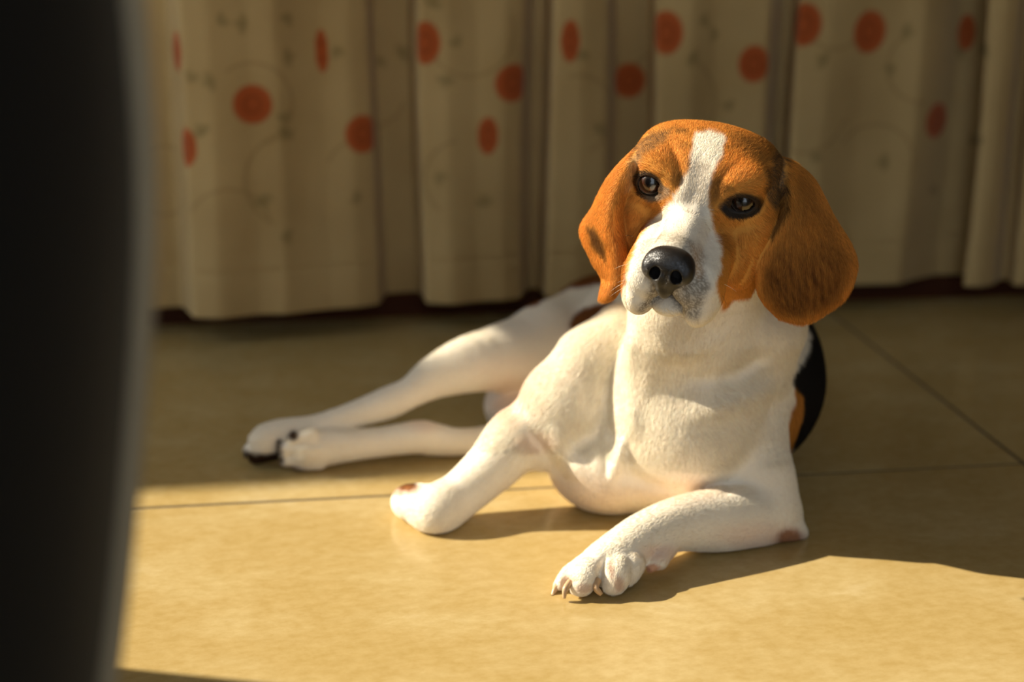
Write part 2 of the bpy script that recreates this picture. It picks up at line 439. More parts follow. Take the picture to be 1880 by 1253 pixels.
class Crease:                                        # a soft ridge (amp > 0) or valley (amp < 0) along a curve
    def __init__(s, pts, width, amp, deep=0.88):
        s.deep = deep
        P = np.array(pts, float); m = len(P); o = []
        for i in range(m - 1):
            p0, p1, p2, p3 = P[max(i - 1, 0)], P[i], P[i + 1], P[min(i + 2, m - 1)]
            for f in np.linspace(0, 1, 8, endpoint=False):
                o.append(0.5 * ((2 * p1) + (-p0 + p2) * f + (2 * p0 - 5 * p1 + 4 * p2 - p3) * f * f + (-p0 + 3 * p1 - 3 * p2 + p3) * f ** 3))
        o.append(P[-1]); s.Q = np.array(o); s.w, s.amp = width, amp
        c = s.Q.mean(0); r = c - np.array([0, 0, CAM_H]); s.ray = r / np.linalg.norm(r)
        t = np.linspace(0, 1, len(s.Q)); s.taper = np.clip(np.minimum(t, 1 - t) * 4, 0, 1) ** 0.7
    def apply(s, g):
        m = 2.6 * s.w
        sl = g.box(s.Q.min(0) - m - 0.05, s.Q.max(0) + m + 0.05)
        if sl is None: return
        x, y, z = g.pts(sl); best = np.full(g.D[sl].shape, 0, dtype=np.float32)
        for q, tp in zip(s.Q, s.taper):
            if tp <= 0: continue
            dx, dy, dz = x - q[0], y - q[1], z - q[2]
            al = dx * s.ray[0] + dy * s.ray[1] + dz * s.ray[2]
            d2 = dx * dx + dy * dy + dz * dz - al * al * s.deep
            np.maximum(best, tp * np.exp(-d2 / (s.w * s.w)), out=best)
        g.D[sl] -= s.amp * best

def surface_nets(g, clip=None):
    D = g.D; s = D < 0
    nx, ny, nz = D.shape
    cs = np.zeros((nx - 1, ny - 1, nz - 1), dtype=np.int8)
    for dx in (0, 1):
        for dy in (0, 1):
            for dz in (0, 1): cs += s[dx:nx - 1 + dx, dy:ny - 1 + dy, dz:nz - 1 + dz]
    act = (cs > 0) & (cs < 8)
    I = np.argwhere(act)
    idx = np.full(act.shape, -1, dtype=np.int32); idx[act] = np.arange(len(I))
    acc = np.zeros((len(I), 3)); cnt = np.zeros(len(I))
    corners = [(0,0,0),(1,0,0),(0,1,0),(1,1,0),(0,0,1),(1,0,1),(0,1,1),(1,1,1)]
    val = [D[I[:, 0] + c[0], I[:, 1] + c[1], I[:, 2] + c[2]].astype(np.float64) for c in corners]
    for a in range(8):
        for b in range(a + 1, 8):
            ca, cb = np.array(corners[a]), np.array(corners[b])
            if np.abs(ca - cb).sum() != 1: continue
            m = (val[a] < 0) != (val[b] < 0)
            t = val[a][m] / (val[a][m] - val[b][m])
            acc[m] += ca + (cb - ca) * t[:, None]; cnt[m] += 1
    V = g.lo + g.h * (I + acc / cnt[:, None])
    F = []
    for ax in range(3):
        o1, o2 = [(1, 2), (2, 0), (0, 1)][ax]
        sh = [slice(None)] * 3; sh2 = [slice(None)] * 3
        sh[ax] = slice(0, -1); sh2[ax] = slice(1, None)
        ch = s[tuple(sh)] != s[tuple(sh2)]
        E = np.argwhere(ch)
        ok = (E[:, o1] > 0) & (E[:, o2] > 0) & (E[:, o1] < act.shape[o1]) & (E[:, o2] < act.shape[o2])
        E = E[ok]
        def cell(d1, d2):
            Q = E.copy(); Q[:, o1] -= d1; Q[:, o2] -= d2
            return idx[Q[:, 0], Q[:, 1], Q[:, 2]]
        q = np.stack([cell(1, 1), cell(0, 1), cell(0, 0), cell(1, 0)], 1)
        neg = s[E[:, 0], E[:, 1], E[:, 2]]
        q[~neg] = q[~neg][:, ::-1]
        F.append(q)
    F = np.concatenate(F)
    F = F[(F >= 0).all(1)]
    if clip is not None:
        cen = V[F].mean(1); F = F[clip(cen)]
    used = np.unique(F); re = np.full(len(V), -1, dtype=np.int64); re[used] = np.arange(len(used))
    return V[used], re[F]

def tri_interp(g, P):
    """distance and gradient of the field at points"""
    q = (P - g.lo) / g.h
    i = np.clip(np.floor(q).astype(int), 1, g.n - 3); f = q - i
    def at(d):
        r = 0
        for c in range(8):
            o = np.array([(c >> b) & 1 for b in range(3)])
            w = np.prod(np.where(o, f, 1 - f), 1)
            j = np.clip(i + o + d, 0, g.n - 1)
            r = r + w * g.D[j[:, 0], j[:, 1], j[:, 2]]
        return r
    gr = np.stack([at(np.array(e)) - at(-np.array(e)) for e in ((1, 0, 0), (0, 1, 0), (0, 0, 1))], 1)
    return gr / (np.linalg.norm(gr, axis=1, keepdims=True) + 1e-9)

def fast_mesh(name, V, F):
    me = bpy.data.meshes.new(name)
    me.vertices.add(len(V)); me.vertices.foreach_set('co', V.astype(np.float32).ravel())
    me.loops.add(F.size); me.loops.foreach_set('vertex_index', F.ravel().astype(np.int32))
    me.polygons.add(len(F)); me.polygons.foreach_set('loop_start', np.arange(0, F.size, F.shape[1], dtype=np.int32))
    me.update(calc_edges=True)
    me.polygons.foreach_set('use_smooth', np.ones(len(F), dtype=bool))
    return me
# ------------------------------------------------------------------ the dog: shape
def K(u, v, Y, r):
    p = W(u, v, Y); return (p, r * mpp(p))
def CP(a, b): return Cap(a[0], b[0], a[1], b[1])

# head frame: origin between the eyes, x to the picture's right, y out of the face, z up; centimetres
HO = W(1278, 353, 1.200)
ray = HO - np.array([0, 0, CAM_H]); ray /= np.linalg.norm(ray)
Rr = np.array([1.0, 0, 0]) - ray * ray[0]; Rr /= np.linalg.norm(Rr)
Ur = np.cross(Rr, ray)
roll = math.radians(11.2)
xv = math.cos(roll) * Rr - math.sin(roll) * Ur; zv = math.sin(roll) * Rr + math.cos(roll) * Ur; yv = -ray
psi, phi = math.radians(7.5), math.radians(25)
fh = math.cos(psi) * yv - math.sin(psi) * xv
HX = math.cos(psi) * xv + math.sin(psi) * yv
HY = math.cos(phi) * fh - math.sin(phi) * zv
HZ = math.sin(phi) * fh + math.cos(phi) * zv
HM = np.stack([HX, HY, HZ])
def H(x, y, z): return HO + 0.01 * (x * HX + y * HY + z * HZ)
def toH(P): return (P - HO) @ HM.T * 100.0
def HE(c, r, tilt=None):                              # ellipsoid in the head frame; tilt = (axis, degrees)
    M = HM
    if tilt:
        from mathutils import Matrix
        Rm = np.array(Matrix.Rotation(math.radians(tilt[1]), 3, tilt[0])); M = Rm @ HM
    return Ell(H(*c), np.array(r) * 0.01, M)
def HC(a, b, ra, rb): return Cap(H(*a), H(*b), ra * 0.01, rb * 0.01)
ops = []
def add(p, k=0.012): ops.append(('+', p, k))
def cut(p, k=0.004): ops.append(('-', p, k))
def WE(c, r, rz=0, tilt=0, rx=0):
    from mathutils import Matrix
    M = Matrix.Rotation(math.radians(rx), 3, 'X') @ Matrix.Rotation(math.radians(tilt), 3, 'Y') @ Matrix.Rotation(math.radians(rz), 3, 'Z')
    return Ell(c, r, np.array(M))

# ---- trunk: ribs, loin, pelvis
add(WE((0.217, 1.49, 0.112), (0.112, 0.17, 0.110), rz=-8), 0.0)
add(WE((0.165, 1.62, 0.090), (0.095, 0.16, 0.085)), 0.03)
add(WE((0.125, 1.715, 0.078), (0.088, 0.090, 0.076)), 0.03)
# ---- forechest and brisket
add(Ell(W(1262, 748, 1.375), (0.088, 0.105, 0.100)), 0.03)
add(Ell(W(1120, 835, 1.385), (0.066, 0.080, 0.058)), 0.03)
add(Ell(W(1215, 850, 1.375), (0.062, 0.070, 0.045)), 0.02)
# ---- neck
add(chain([K(1290, 690, 1.350, 128), K(1280, 560, 1.325, 116), K(1300, 430, 1.285, 118)], 0.02), 0.03)
add(Cap((0.175, 1.325, 0.320), (0.190, 1.44, 0.245), 0.055, 0.080), 0.03)      # nape and withers
add(CP(K(1200, 700, 1.33, 62), K(1230, 580, 1.295, 70)), 0.025)
add(CP(K(1374, 700, 1.36, 70), K(1400, 600, 1.33, 80)), 0.025)
# ---- dog's right shoulder (picture left), upper arm, forearm, folded paw
add(chain([K(1140, 610, 1.385, 52), K(1085, 665, 1.375, 62), K(1040, 740, 1.37, 78), K(985, 800, 1.365, 62)], 0.02), 0.022)
add(spline_chain([K(1010, 795, 1.365, 66), K(955, 805, 1.358, 58), K(905, 855, 1.345, 48), K(850, 905, 1.330, 42), K(815, 930, 1.315, 44), K(800, 946, 1.308, 40)]), 0.012)
add(spline_chain([K(800, 942, 1.310, 40), K(772, 928, 1.322, 38), K(748, 922, 1.336, 30)]), 0.010)
for a, b, r in (((752, 906), (737, 908), 15), ((748, 922), (732, 924), 17), ((748, 938), (738, 944), 16), ((762, 952), (754, 958), 15)):
    add(CP(K(*a, 1.338, r), K(*b, 1.345, r * .82)), 0.004)
# ---- dog's left shoulder (picture right), elbow, forearm, front paw
add(chain([K(1380, 705, 1.375, 68), K(1378, 800, 1.335, 60), K(1390, 880, 1.315, 64), K(1408, 935, 1.300, 60)], 0.02), 0.020)
add(CP(K(1410, 925, 1.300, 52), K(1446, 972, 1.288, 29)), 0.014)
add(CP(K(1446, 972, 1.288, 27), K(1461, 980, 1.288, 21)), 0.010)
add(spline_chain([K(1405, 945, 1.295, 62), K(1330, 955, 1.270, 60), K(1250, 962, 1.245, 49), K(1185, 985, 1.222, 43), K(1140, 1018, 1.203, 44), K(1105, 1042, 1.190, 42)]), 0.010)
paw_f = [  # toe chains: knuckle, middle, tip
    [K(1085, 1040, 1.196, 27), K(1052, 1058, 1.182, 22), K(1030, 1078, 1.174, 14)],
    [K(1098, 1042, 1.186, 28), K(1077, 1058, 1.168, 27), K(1066, 1078, 1.160, 19)],
    [K(1136, 1042, 1.183, 30), K(1130, 1058, 1.170, 28), K(1126, 1075, 1.165, 20)],
    [K(1160, 1034, 1.188, 25), K(1155, 1050, 1.180, 21), K(1150, 1063, 1.175, 15)]]
for t_ in paw_f: add(spline_chain(t_, 3, 0.003), 0.0035)
add(CP(K(1222, 1003, 1.218, 24), K(1213, 1028, 1.200, 15)), 0.008)         # wrist pad
add(CP(K(1212, 1032, 1.199, 13), K(1197, 1042, 1.196, 9)), 0.004)
# ---- dog's right hind leg (upper in the picture)
add(chain([K(1095, 600, 1.69, 82), K(1010, 628, 1.63, 72), K(930, 655, 1.585, 60)], 0.02), 0.03)
add(spline_chain([K(940, 655, 1.59, 60), K(868, 667, 1.555, 52), K(800, 692, 1.535, 38), K(755, 720, 1.52, 27), K(712, 740, 1.51, 28), K(650, 762, 1.50, 23), K(580, 784, 1.49, 21), K(525, 797, 1.485, 27), K(492, 810, 1.480, 32)]), 0.014)
for a, b, r in (((500, 795), (470, 806), 16), ((495, 812), (462, 826), 17), ((500, 828), (470, 842), 16)):
    add(CP(K(*a, 1.480, r + 2), K(*b, 1.478, r - 3)), 0.004)
# ---- dog's left hind leg (lower)
add(spline_chain([K(1010, 760, 1.575, 52), K(930, 800, 1.535, 28), K(850, 812, 1.505, 24), K(800, 808, 1.500, 28), K(768, 803, 1.495, 29), K(700, 812, 1.485, 26), K(640, 818, 1.475, 28), K(595, 822, 1.470, 32), K(565, 826, 1.465, 33)]), 0.010)
for a, b, r in (((572, 802), (540, 808), 14), ((562, 820), (524, 826), 15), ((566, 838), (528, 846), 15), ((585, 850), (548, 856), 13)):
    add(CP(K(*a, 1.462, r + 2), K(*b, 1.458, r - 2)), 0.004)
add(WE(W(960, 745, 1.60), (0.045, 0.06, 0.035)), 0.02)                       # soft belly
add(WE((0.10, 1.58, 0.05), (0.06, 0.10, 0.05)), 0.03)
# ---- soft ridges and valleys of the skin
def fold(pts, wpx, mm): ops.append(('c', Crease([W(*q) for q in pts], wpx * 0.0005, mm * 0.001 * (1.3 if wpx > 7 else 1), 0.985 if wpx < 7 else 0.88), 0))
fold([(1128, 610, 1.30), (1122, 670, 1.29), (1108, 730, 1.29), (1100, 765, 1.29)], 20, -8)
fold([(1155, 610, 1.29), (1143, 680, 1.28), (1150, 740, 1.28), (1156, 800, 1.29)], 17, 5)
fold([(1190, 690, 1.28), (1170, 750, 1.28), (1165, 800, 1.29)], 14, 1.2)
fold([(1140, 790, 1.29), (1135, 840, 1.30), (1122, 880, 1.31)], 11, 6)
fold([(1100, 800, 1.30), (1112, 850, 1.31), (1120, 880, 1.31)], 10, -3)
fold([(1090, 650, 1.31), (1080, 700, 1.31), (1072, 760, 1.32)], 14, -4)
fold([(972, 790, 1.33), (995, 820, 1.33), (1015, 860, 1.33), (1050, 890, 1.33)], 13, -4)
fold([(1020, 790, 1.33), (1035, 835, 1.33), (1075, 880, 1.33)], 16, 5)
fold([(1260, 700, 1.27), (1340, 690, 1.28), (1420, 640, 1.30)], 18, -3)
fold([(1270, 760, 1.27), (1360, 740, 1.28), (1440, 700, 1.32)], 22, 4)
fold([(1330, 905, 1.27), (1355, 888, 1.27), (1392, 884, 1.27)], 8, -3.5)
fold([(1200, 630, 1.27), (1260, 650, 1.27), (1330, 620, 1.27)], 16, 3)
fold([(1130, 870, 1.31), (1220, 890, 1.31), (1300, 890, 1.30)], 16, -3)

fold([(1056, 1022, 1.17), (1043, 1055, 1.16), (1036, 1092, 1.16)], 5.5, -2.6)
fold([(1114, 1020, 1.17), (1102, 1050, 1.16), (1095, 1088, 1.16)], 5.5, -3.6)
fold([(752, 898, 1.33), (744, 925, 1.33), (748, 958, 1.32)], 5, -3)
fold([(778, 905, 1.32), (770, 935, 1.32), (776, 970, 1.31)], 5, -3)
fold([(540, 815, 1.46), (565, 818, 1.46), (590, 816, 1.46)], 4, -3); fold([(535, 834, 1.46), (560, 834, 1.46), (590, 834, 1.46)], 4, -3)
fold([(470, 818, 1.48), (490, 818, 1.48), (515, 812, 1.48)], 4, -3)
# ---- head
add(HE((0, -4.8, -1.3), (6.5, 6.5, 5.2)), 0.02)
add(HE((0, -8.5, -3.5), (5.5, 5.5, 5.5)), 0.02)
for sx in (-1, 1):
    add(HE((sx * 3.2, -5.2, 0.85), (3.0, 3.4, 2.4)), 0.02)
    add(HE((sx * 4.9, -3.6, -3.2), (2.2, 4.2, 3.4)), 0.014)
    add(HE((sx * 3.4, -1.6, 1.2), (2.4, 1.9, 1.5), ('Y', sx * 12)), 0.016)      # brow
    add(HE((sx * 4.5, -2.6, -6.0), (1.7, 4.2, 3.0)), 0.014)                     # jaw and cheek skin
add(HE((0, -2.0, -6.0), (4.0, 5.0, 3.2)), 0.02)
add(HC((0, -0.6, -2.5), (0, 7.4, -3.1), 1.7, 1.95), 0.014)                      # bridge
for sx in (-1, 1):
    add(HC((sx * 2.1, 0.3, -4.8), (sx * 2.0, 6.4, -4.9), 2.1, 2.05), 0.012)
    add(HE((sx * 2.65, 4.6, -6.75), (1.65, 3.7, 2.75), ('Y', -sx * 6)), 0.010)      # flews
    add(HE((sx * 2.0, 7.0, -5.1), (1.75, 1.5, 1.6)), 0.007)
add(HE((0, 7.2, -3.6), (2.0, 1.2, 1.9)), 0.006)
cut(HC((0, 9.5, -5.0), (0, 8.8, -7.2), 0.15, 0.35), 0.004)                     # philtrum groove
cut(HC((0, 9.0, -7.3), (0, 6.8, -9.8), 0.35, 1.1), 0.006)        # gap between the flews
add(HE((0, 5.3, -7.55), (1.8, 2.3, 1.2)), 0.003)                              # chin
EYES = {}
for sx in (-1, 1):                                                              # lids: a shell round the eyeball, opened by an almond
    ec = np.array([sx * 4.0, -0.62, -0.10]); EYES[sx] = ec
    add(HE(ec, (1.46, 1.46, 1.40)), 0.006)
    rz, tl = (0.90, 6) if sx < 0 else (0.66, 10)
    cut(HE(ec + (0, 1.5, 0.02), (1.12, 1.55, rz), ('Y', tl * sx)), 0.0012)
    cut(Cap(H(*(ec + (0, 0, 0))), H(*(ec + (0, 0.01, 0))), 0.0128, 0.0128), 0.0008)
    add(HC(ec + (-sx * 1.1, 1.15, -0.05), ec + (-sx * 1.9, 1.15, -0.5), 0.28, 0.12), 0.004)   # inner corner
    hc = [H(*(ec + q)) for q in ((-1.6 * sx, 1.0, -1.5), (0, 1.2, -2.1), (1.5 * sx, 0.9, -1.6))]
    ops.append(('c', Crease(hc, 0.0055, -0.0022), 0))                              # hollow under the eye
for pts, w, a in (([(0, 0, 4.0), (0, 1.0, 1.6), (0, 1.4, -0.6)], .009, -.0025),
                  ([(-5.6, -1, -1.5), (-4.6, 0, -4), (-4.0, 0, -7)], .009, -.0012),
                  ([(5.9, -1.5, -1.5), (5.0, -1, -4), (4.6, -1, -8)], .007, -.0025)):
    ops.append(('c', Crease([H(*q) for q in pts], w, a), 0))

for pts, w, a in (([(1238, 356, 1.19), (1250, 325, 1.195), (1242, 292, 1.21), (1228, 262, 1.22)], 9, -2.4), ([(1308, 378, 1.18), (1316, 342, 1.19), (1334, 318, 1.20), (1362, 300, 1.21)], 9, -2.4),
                  ([(1205, 312, 1.20), (1225, 318, 1.195), (1242, 335, 1.19)], 8, 1.8), ([(1330, 345, 1.19), (1355, 338, 1.195), (1385, 348, 1.21)], 8, 1.8),
                  ([(1158, 360, 1.21), (1172, 395, 1.20), (1174, 440, 1.19)], 7.5, 2.0), ([(1385, 460, 1.21), (1364, 505, 1.20), (1342, 552, 1.19)], 9, -2.2), ([(1405, 420, 1.21), (1380, 500, 1.20), (1362, 540, 1.20)], 9, 2.0),
                  ([(1262, 420, 1.14), (1275, 395, 1.16), (1280, 370, 1.18)], 8, 1.5)):
    fold(pts, w, a / 1.3)

# ---- ears
def sheet(rows, r):
    P = [[W(*q) for q in row] for row in rows]; n = len(rows); m = len(rows[0])
    R = [[r * (0.9 if j in (0, m - 1) else 1.05) for j in range(m)] for i in range(n)]
    return Sheet(P, R)
ear_r = sheet([[(1408, 300, 1.238), (1430, 296, 1.246), (1458, 306, 1.262)],
               [(1436, 330, 1.222), (1462, 322, 1.228), (1492, 338, 1.25)],
               [(1444, 385, 1.206), (1482, 390, 1.210), (1526, 402, 1.243)],
               [(1420, 440, 1.200), (1478, 455, 1.204), (1556, 452, 1.236)],
               [(1398, 490, 1.198), (1478, 505, 1.202), (1566, 492, 1.230)],
               [(1400, 540, 1.203), (1475, 552, 1.204), (1548, 540, 1.225)],
               [(1432, 578, 1.210), (1472, 586, 1.207), (1508, 572, 1.218)]], 0.0042)
ear_l = sheet([[(1178, 272, 1.262), (1184, 264, 1.248), (1192, 262, 1.240), (1200, 272, 1.245)],
               [(1122, 328, 1.268), (1136, 316, 1.235), (1152, 312, 1.216), (1170, 322, 1.240)],
               [(1092, 384, 1.270), (1108, 380, 1.230), (1126, 380, 1.210), (1146, 384, 1.240)],
               [(1072, 424, 1.262), (1095, 428, 1.232), (1124, 426, 1.208), (1146, 424, 1.232)],
               [(1090, 474, 1.250), (1112, 476, 1.226), (1136, 466, 1.204), (1152, 458, 1.220)],
               [(1110, 510, 1.238), (1124, 514, 1.218), (1140, 506, 1.203), (1152, 496, 1.212)],
               [(1106, 546, 1.228), (1114, 544, 1.218), (1124, 540, 1.208), (1132, 532, 1.207)]], 0.0036)
add(ear_r, 0.005); add(ear_l, 0.005)

lo_b, hi_b = np.array([-0.32, 1.08, 0.0]), np.array([0.36, 1.84, 0.50])
HB = 0.0026; HH = 0.0013
def gridbox(lo, hi, h):                                # snap to the coarse lattice so seams coincide
    lo = lo_b + np.round((np.array(lo) - lo_b) / HB) * HB; hi = lo_b + np.round((np.array(hi) - lo_b) / HB) * HB
    return lo, hi
regions = []
fine = [gridbox((0.045, 1.085, 0.235), (0.310, 1.345, 0.455), HH),         # head
        gridbox((0.02, 1.11, 0.0), (0.13, 1.245, 0.075), HH)]               # front paw
Vs, Fs, off = [], [], 0
grids = []
for kind in ('fine', 'fine', 'body'):
    if kind == 'fine':
        lo, hi = fine[len(grids)]
        g = Grid(lo - 2 * HH, hi + 2 * HH, HH)
        clip = (lambda lo, hi: (lambda c: ((c >= lo) & (c <= hi)).all(1)))(lo, hi)
    else:
        lo, hi = lo_b, hi_b
        g = Grid(lo, hi, HB)
        def clip(c):
            m = np.ones(len(c), bool)
            for a, b in fine: m &= ~((c >= a + HB) & (c <= b - HB)).all(1)
            return m
    run_ops(g, ops)
    # the floor carries the dog: nothing below it
    z = g.ax[2][None, None, :].astype(np.float32)
    g.D = smax(g.D, (0.0012 - z) * np.ones_like(g.D), 0.004)
    g.D[:, :, 0] = np.maximum(g.D[:, :, 0], 0.001)
    V, F = surface_nets(g, clip)
    N_ = tri_interp(g, V)
    grids.append(g); Vs.append((V, N_)); Fs.append(F + off); off += len(V)
    print('grid', g.n, len(V), round(time.time() - T0, 1))
DV = np.concatenate([v[0] for v in Vs]); DN = np.concatenate([v[1] for v in Vs]); DF = np.concatenate(Fs)
# snug vertices onto the true surface is left to the nets; keep the mesh as it is
# ------------------------------------------------------------------ the dog: markings of the coat
def sstep(a, b, x):
    t = np.clip((x - a) / (b - a), 0, 1); return t * t * (3 - 2 * t)
def vnoise(P, f, seed=0):                              # cheap smooth noise
    r = np.random.default_rng(seed); o = 0
    for k in range(9):
        d = r.normal(size=3); d /= np.linalg.norm(d); o = o + np.sin(P @ d * f * (0.6 + 0.22 * k) + r.uniform(0, 6.28))
    return o / 4.0
def plane_uv(P):
    rel = P - np.array([0, 0, CAM_H])
    dep = rel[:, 1] * CT - rel[:, 2] * ST; up = rel[:, 1] * ST + rel[:, 2] * CT
    return 940 + FPX * rel[:, 0] / dep, 626.5 - FPX * up / dep
def poly(U, V, pts):
    """signed distance to a polygon, negative inside"""
    A = np.array(pts, float); B_ = np.roll(A, -1, 0)
    best = np.full(U.shape, 1e9); ins = np.zeros(U.shape, bool)
    for (ax, ay), (bx, by) in zip(A, B_):
        ex, ey = bx - ax, by - ay; wx, wy = U - ax, V - ay
        t = np.clip((wx * ex + wy * ey) / (ex * ex + ey * ey), 0, 1)
        best = np.minimum(best, (wx - ex * t) ** 2 + (wy - ey * t) ** 2)
        c = ((ay > V) != (by > V)) & (U < ex * (V - ay) / (ey if ey != 0 else 1e-9) + ax)
        ins ^= c
    d = np.sqrt(best); return np.where(ins, -d, d)
def ell(U, V, cx, cy, rx, ry, ang=0):
    a = math.radians(ang); x, y = U - cx, V - cy
    return (np.hypot((x * math.cos(a) + y * math.sin(a)) / rx, (-x * math.sin(a) + y * math.cos(a)) / ry) - 1) * min(rx, ry)
WHITE = np.array([0.91, 0.835, 0.705]); TAN = np.array([0.67, 0.290, 0.052]); TAN_D = np.array([0.23, 0.080, 0.018])
BLACK = np.array([0.014, 0.012, 0.011]); GREY = np.array([0.17, 0.135, 0.098]); PINK = np.array([0.80, 0.545, 0.41]); BROWN = np.array([0.11, 0.045, 0.015])
BLAZE = [(1276, 247), (1269, 277), (1265, 311), (1254, 334), (1245, 351), (1231, 371), (1211, 391), (1194, 411), (1177, 435), (1167, 458), (1156, 485), (1148, 519), (1140, 552), (1145, 640), (1340, 640), (1330, 572),
         (1322, 552), (1315, 525), (1325, 485), (1325, 458), (1313, 435), (1305, 401), (1298, 381), (1300, 358), (1303, 334), (1315, 311), (1325, 284), (1333, 260), (1328, 249), (1302, 240)]
EAR_R = [(1436, 330), (1450, 290), (1480, 285), (1510, 335), (1545, 405), (1580, 470), (1578, 500), (1560, 560), (1515, 590), (1470, 602), (1415, 590), (1385, 540), (1382, 490), (1405, 440), (1440, 380)]
def coat(P, seed=3):
    U, V = plane_uv(P); h = toH(P); Y = P[:, 1]; Z = P[:, 2]
    n = vnoise(P, 260, 1); n2 = vnoise(P, 900, 2); n3 = vnoise(P, 90, 5)
    r = np.random.default_rng(seed); sp = r.random(len(P))
    col = np.broadcast_to(WHITE, P.shape).copy()
    def mix(c, m):
        nonlocal col
        m = np.clip(m, 0, 1)[:, None]; col = col * (1 - m) + np.asarray(c) * m
    def inside(d, soft=3.0, wob=1.6): return sstep(soft, -soft, d + n * wob + n2 * wob * 0.5)
    # bare, pinker skin in the folds and under the body
    for cx, cy, rx, ry, a in ((985, 810, 26, 16, .35), (1060, 905, 90, 34, .28), (1250, 900, 60, 20, .30), (1215, 1015, 30, 12, .5), (1400, 985, 60, 20, .35), (940, 735, 40, 30, .5), (780, 780, 24, 12, .3), (960, 680, 70, 24, .2)):
        mix(PINK, a * sstep(1, -0.6, ell(U, V, cx, cy, rx, ry) / min(rx, ry)))
    # black saddle and its tan border on the ribs
    side = (Y > 1.325) & (P[:, 0] > 0.20) & (V < 845)
    mix(TAN * 0.8, side * inside(poly(U, V, [(1457, 698), (1478, 715), (1480, 755), (1471, 789), (1452, 840), (1425, 820), (1433, 790), (1450, 765), (1458, 735)]), 2, 1.5))
    mix(BLACK, side * inside(poly(U, V, [(1488, 560), (1481, 640), (1457, 688), (1455, 703), (1475, 724), (1476, 755), (1467, 789), (1452, 838), (1560, 838), (1560, 560)]), 2, 1.5))
    mix(BLACK, (P[:, 0] > 0.205) * sstep(1.445, 1.46, Y))
    mix(BLACK, (P[:, 0] > 0.14) * (Z > 0.17) * sstep(1.40, 1.42, Y))
    # rump patches
    back = Y > 1.52
    mix(TAN_D, back * inside(poly(U, V, [(942, 568), (985, 562), (1012, 545), (1050, 529), (1130, 519), (1130, 480), (1030, 490), (950, 540)]), 3, 2))
    mix(TAN_D * .8, back * inside(poly(U, V, [(1044, 605), (1052, 580), (1075, 565), (1130, 550), (1130, 660), (1060, 622)]), 3, 2))
    # elbow, toes, pads
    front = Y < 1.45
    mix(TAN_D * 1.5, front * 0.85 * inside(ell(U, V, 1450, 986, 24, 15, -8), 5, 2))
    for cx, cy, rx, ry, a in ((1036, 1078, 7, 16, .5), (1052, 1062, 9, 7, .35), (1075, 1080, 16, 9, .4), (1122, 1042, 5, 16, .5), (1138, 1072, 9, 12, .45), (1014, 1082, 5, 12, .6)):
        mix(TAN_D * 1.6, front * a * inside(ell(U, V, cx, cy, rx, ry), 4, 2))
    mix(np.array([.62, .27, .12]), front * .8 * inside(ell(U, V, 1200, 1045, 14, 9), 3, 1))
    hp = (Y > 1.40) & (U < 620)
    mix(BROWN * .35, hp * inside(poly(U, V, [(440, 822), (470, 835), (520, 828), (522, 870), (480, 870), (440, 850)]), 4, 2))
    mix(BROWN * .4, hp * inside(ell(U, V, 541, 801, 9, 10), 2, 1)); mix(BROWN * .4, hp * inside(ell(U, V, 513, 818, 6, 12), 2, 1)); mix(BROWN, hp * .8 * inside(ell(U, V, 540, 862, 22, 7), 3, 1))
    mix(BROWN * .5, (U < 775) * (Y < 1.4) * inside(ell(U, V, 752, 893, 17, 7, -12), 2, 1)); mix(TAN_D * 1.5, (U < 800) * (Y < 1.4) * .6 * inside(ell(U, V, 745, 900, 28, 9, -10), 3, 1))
    # ---------------- head
    hd = (h[:, 1] > -21) & (Z > 0.16) & (Y < 1.47) & ~((V > 520) & (Y > 1.262))
    region = poly(U, V, [(1000, 150), (1650, 150), (1650, 640), (1385, 640), (1378, 548), (1345, 552), (1336, 566), (1318, 578), (1150, 600), (1060, 600), (1000, 600)])
    tanm = hd * sstep(2, -2, region)
    c = TAN * (1 + 0.10 * n3[:, None])
    mix(c, tanm)
    dk = lambda a, m: mix(col * (1 - a) + BROWN * 0.7 * a, m)
    top = sstep(300, 235, V) * hd
    mix(BROWN, tanm * 0.55 * top * sstep(0.1, 0.9, n + 0.3 * n2) * (U > 1190))
    for pts, a, cc, so in (([(1165, 268), (1195, 246), (1235, 238), (1220, 262), (1190, 285), (1172, 300), (1160, 290)], .72, BLACK * 3, 5),
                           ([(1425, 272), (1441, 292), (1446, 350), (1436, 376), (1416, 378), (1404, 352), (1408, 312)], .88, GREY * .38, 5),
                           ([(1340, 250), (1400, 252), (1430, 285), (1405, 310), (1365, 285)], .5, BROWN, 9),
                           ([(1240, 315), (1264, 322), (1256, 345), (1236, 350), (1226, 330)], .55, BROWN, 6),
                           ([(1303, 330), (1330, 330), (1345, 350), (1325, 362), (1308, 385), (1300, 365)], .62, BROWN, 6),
                           ([(1300, 400), (1330, 405), (1345, 450), (1328, 470), (1315, 430)], .35, TAN_D, 9),
                           ([(1150, 300), (1168, 285), (1178, 300), (1158, 345), (1149, 350)], .45, np.array([.5, .36, .2]), 5)):
        mix(cc, hd * a * (0.62 + 0.38 * (sp < 0.6)) * inside(poly(U, V, pts), so * 1.3, 4))
    # ears: dark hair down the middle, tan edges
    er = (poly(U, V, EAR_R) < 6) & (U > 1380) & hd
    along = vnoise(P @ np.diag([1, 1, 0.25]), 1500, 9)
    mix(TAN_D * 0.75, er * (0.48 + 0.46 * sstep(400, 520, V)) * sstep(-8, -34, poly(U, V, EAR_R) + along * 6) * (0.75 + 0.25 * along))
    mix(BROWN * .6, er * 0.5 * inside(ell(U, V, 1432, 540, 44, 46), 26, 8) * (0.7 + 0.3 * along))
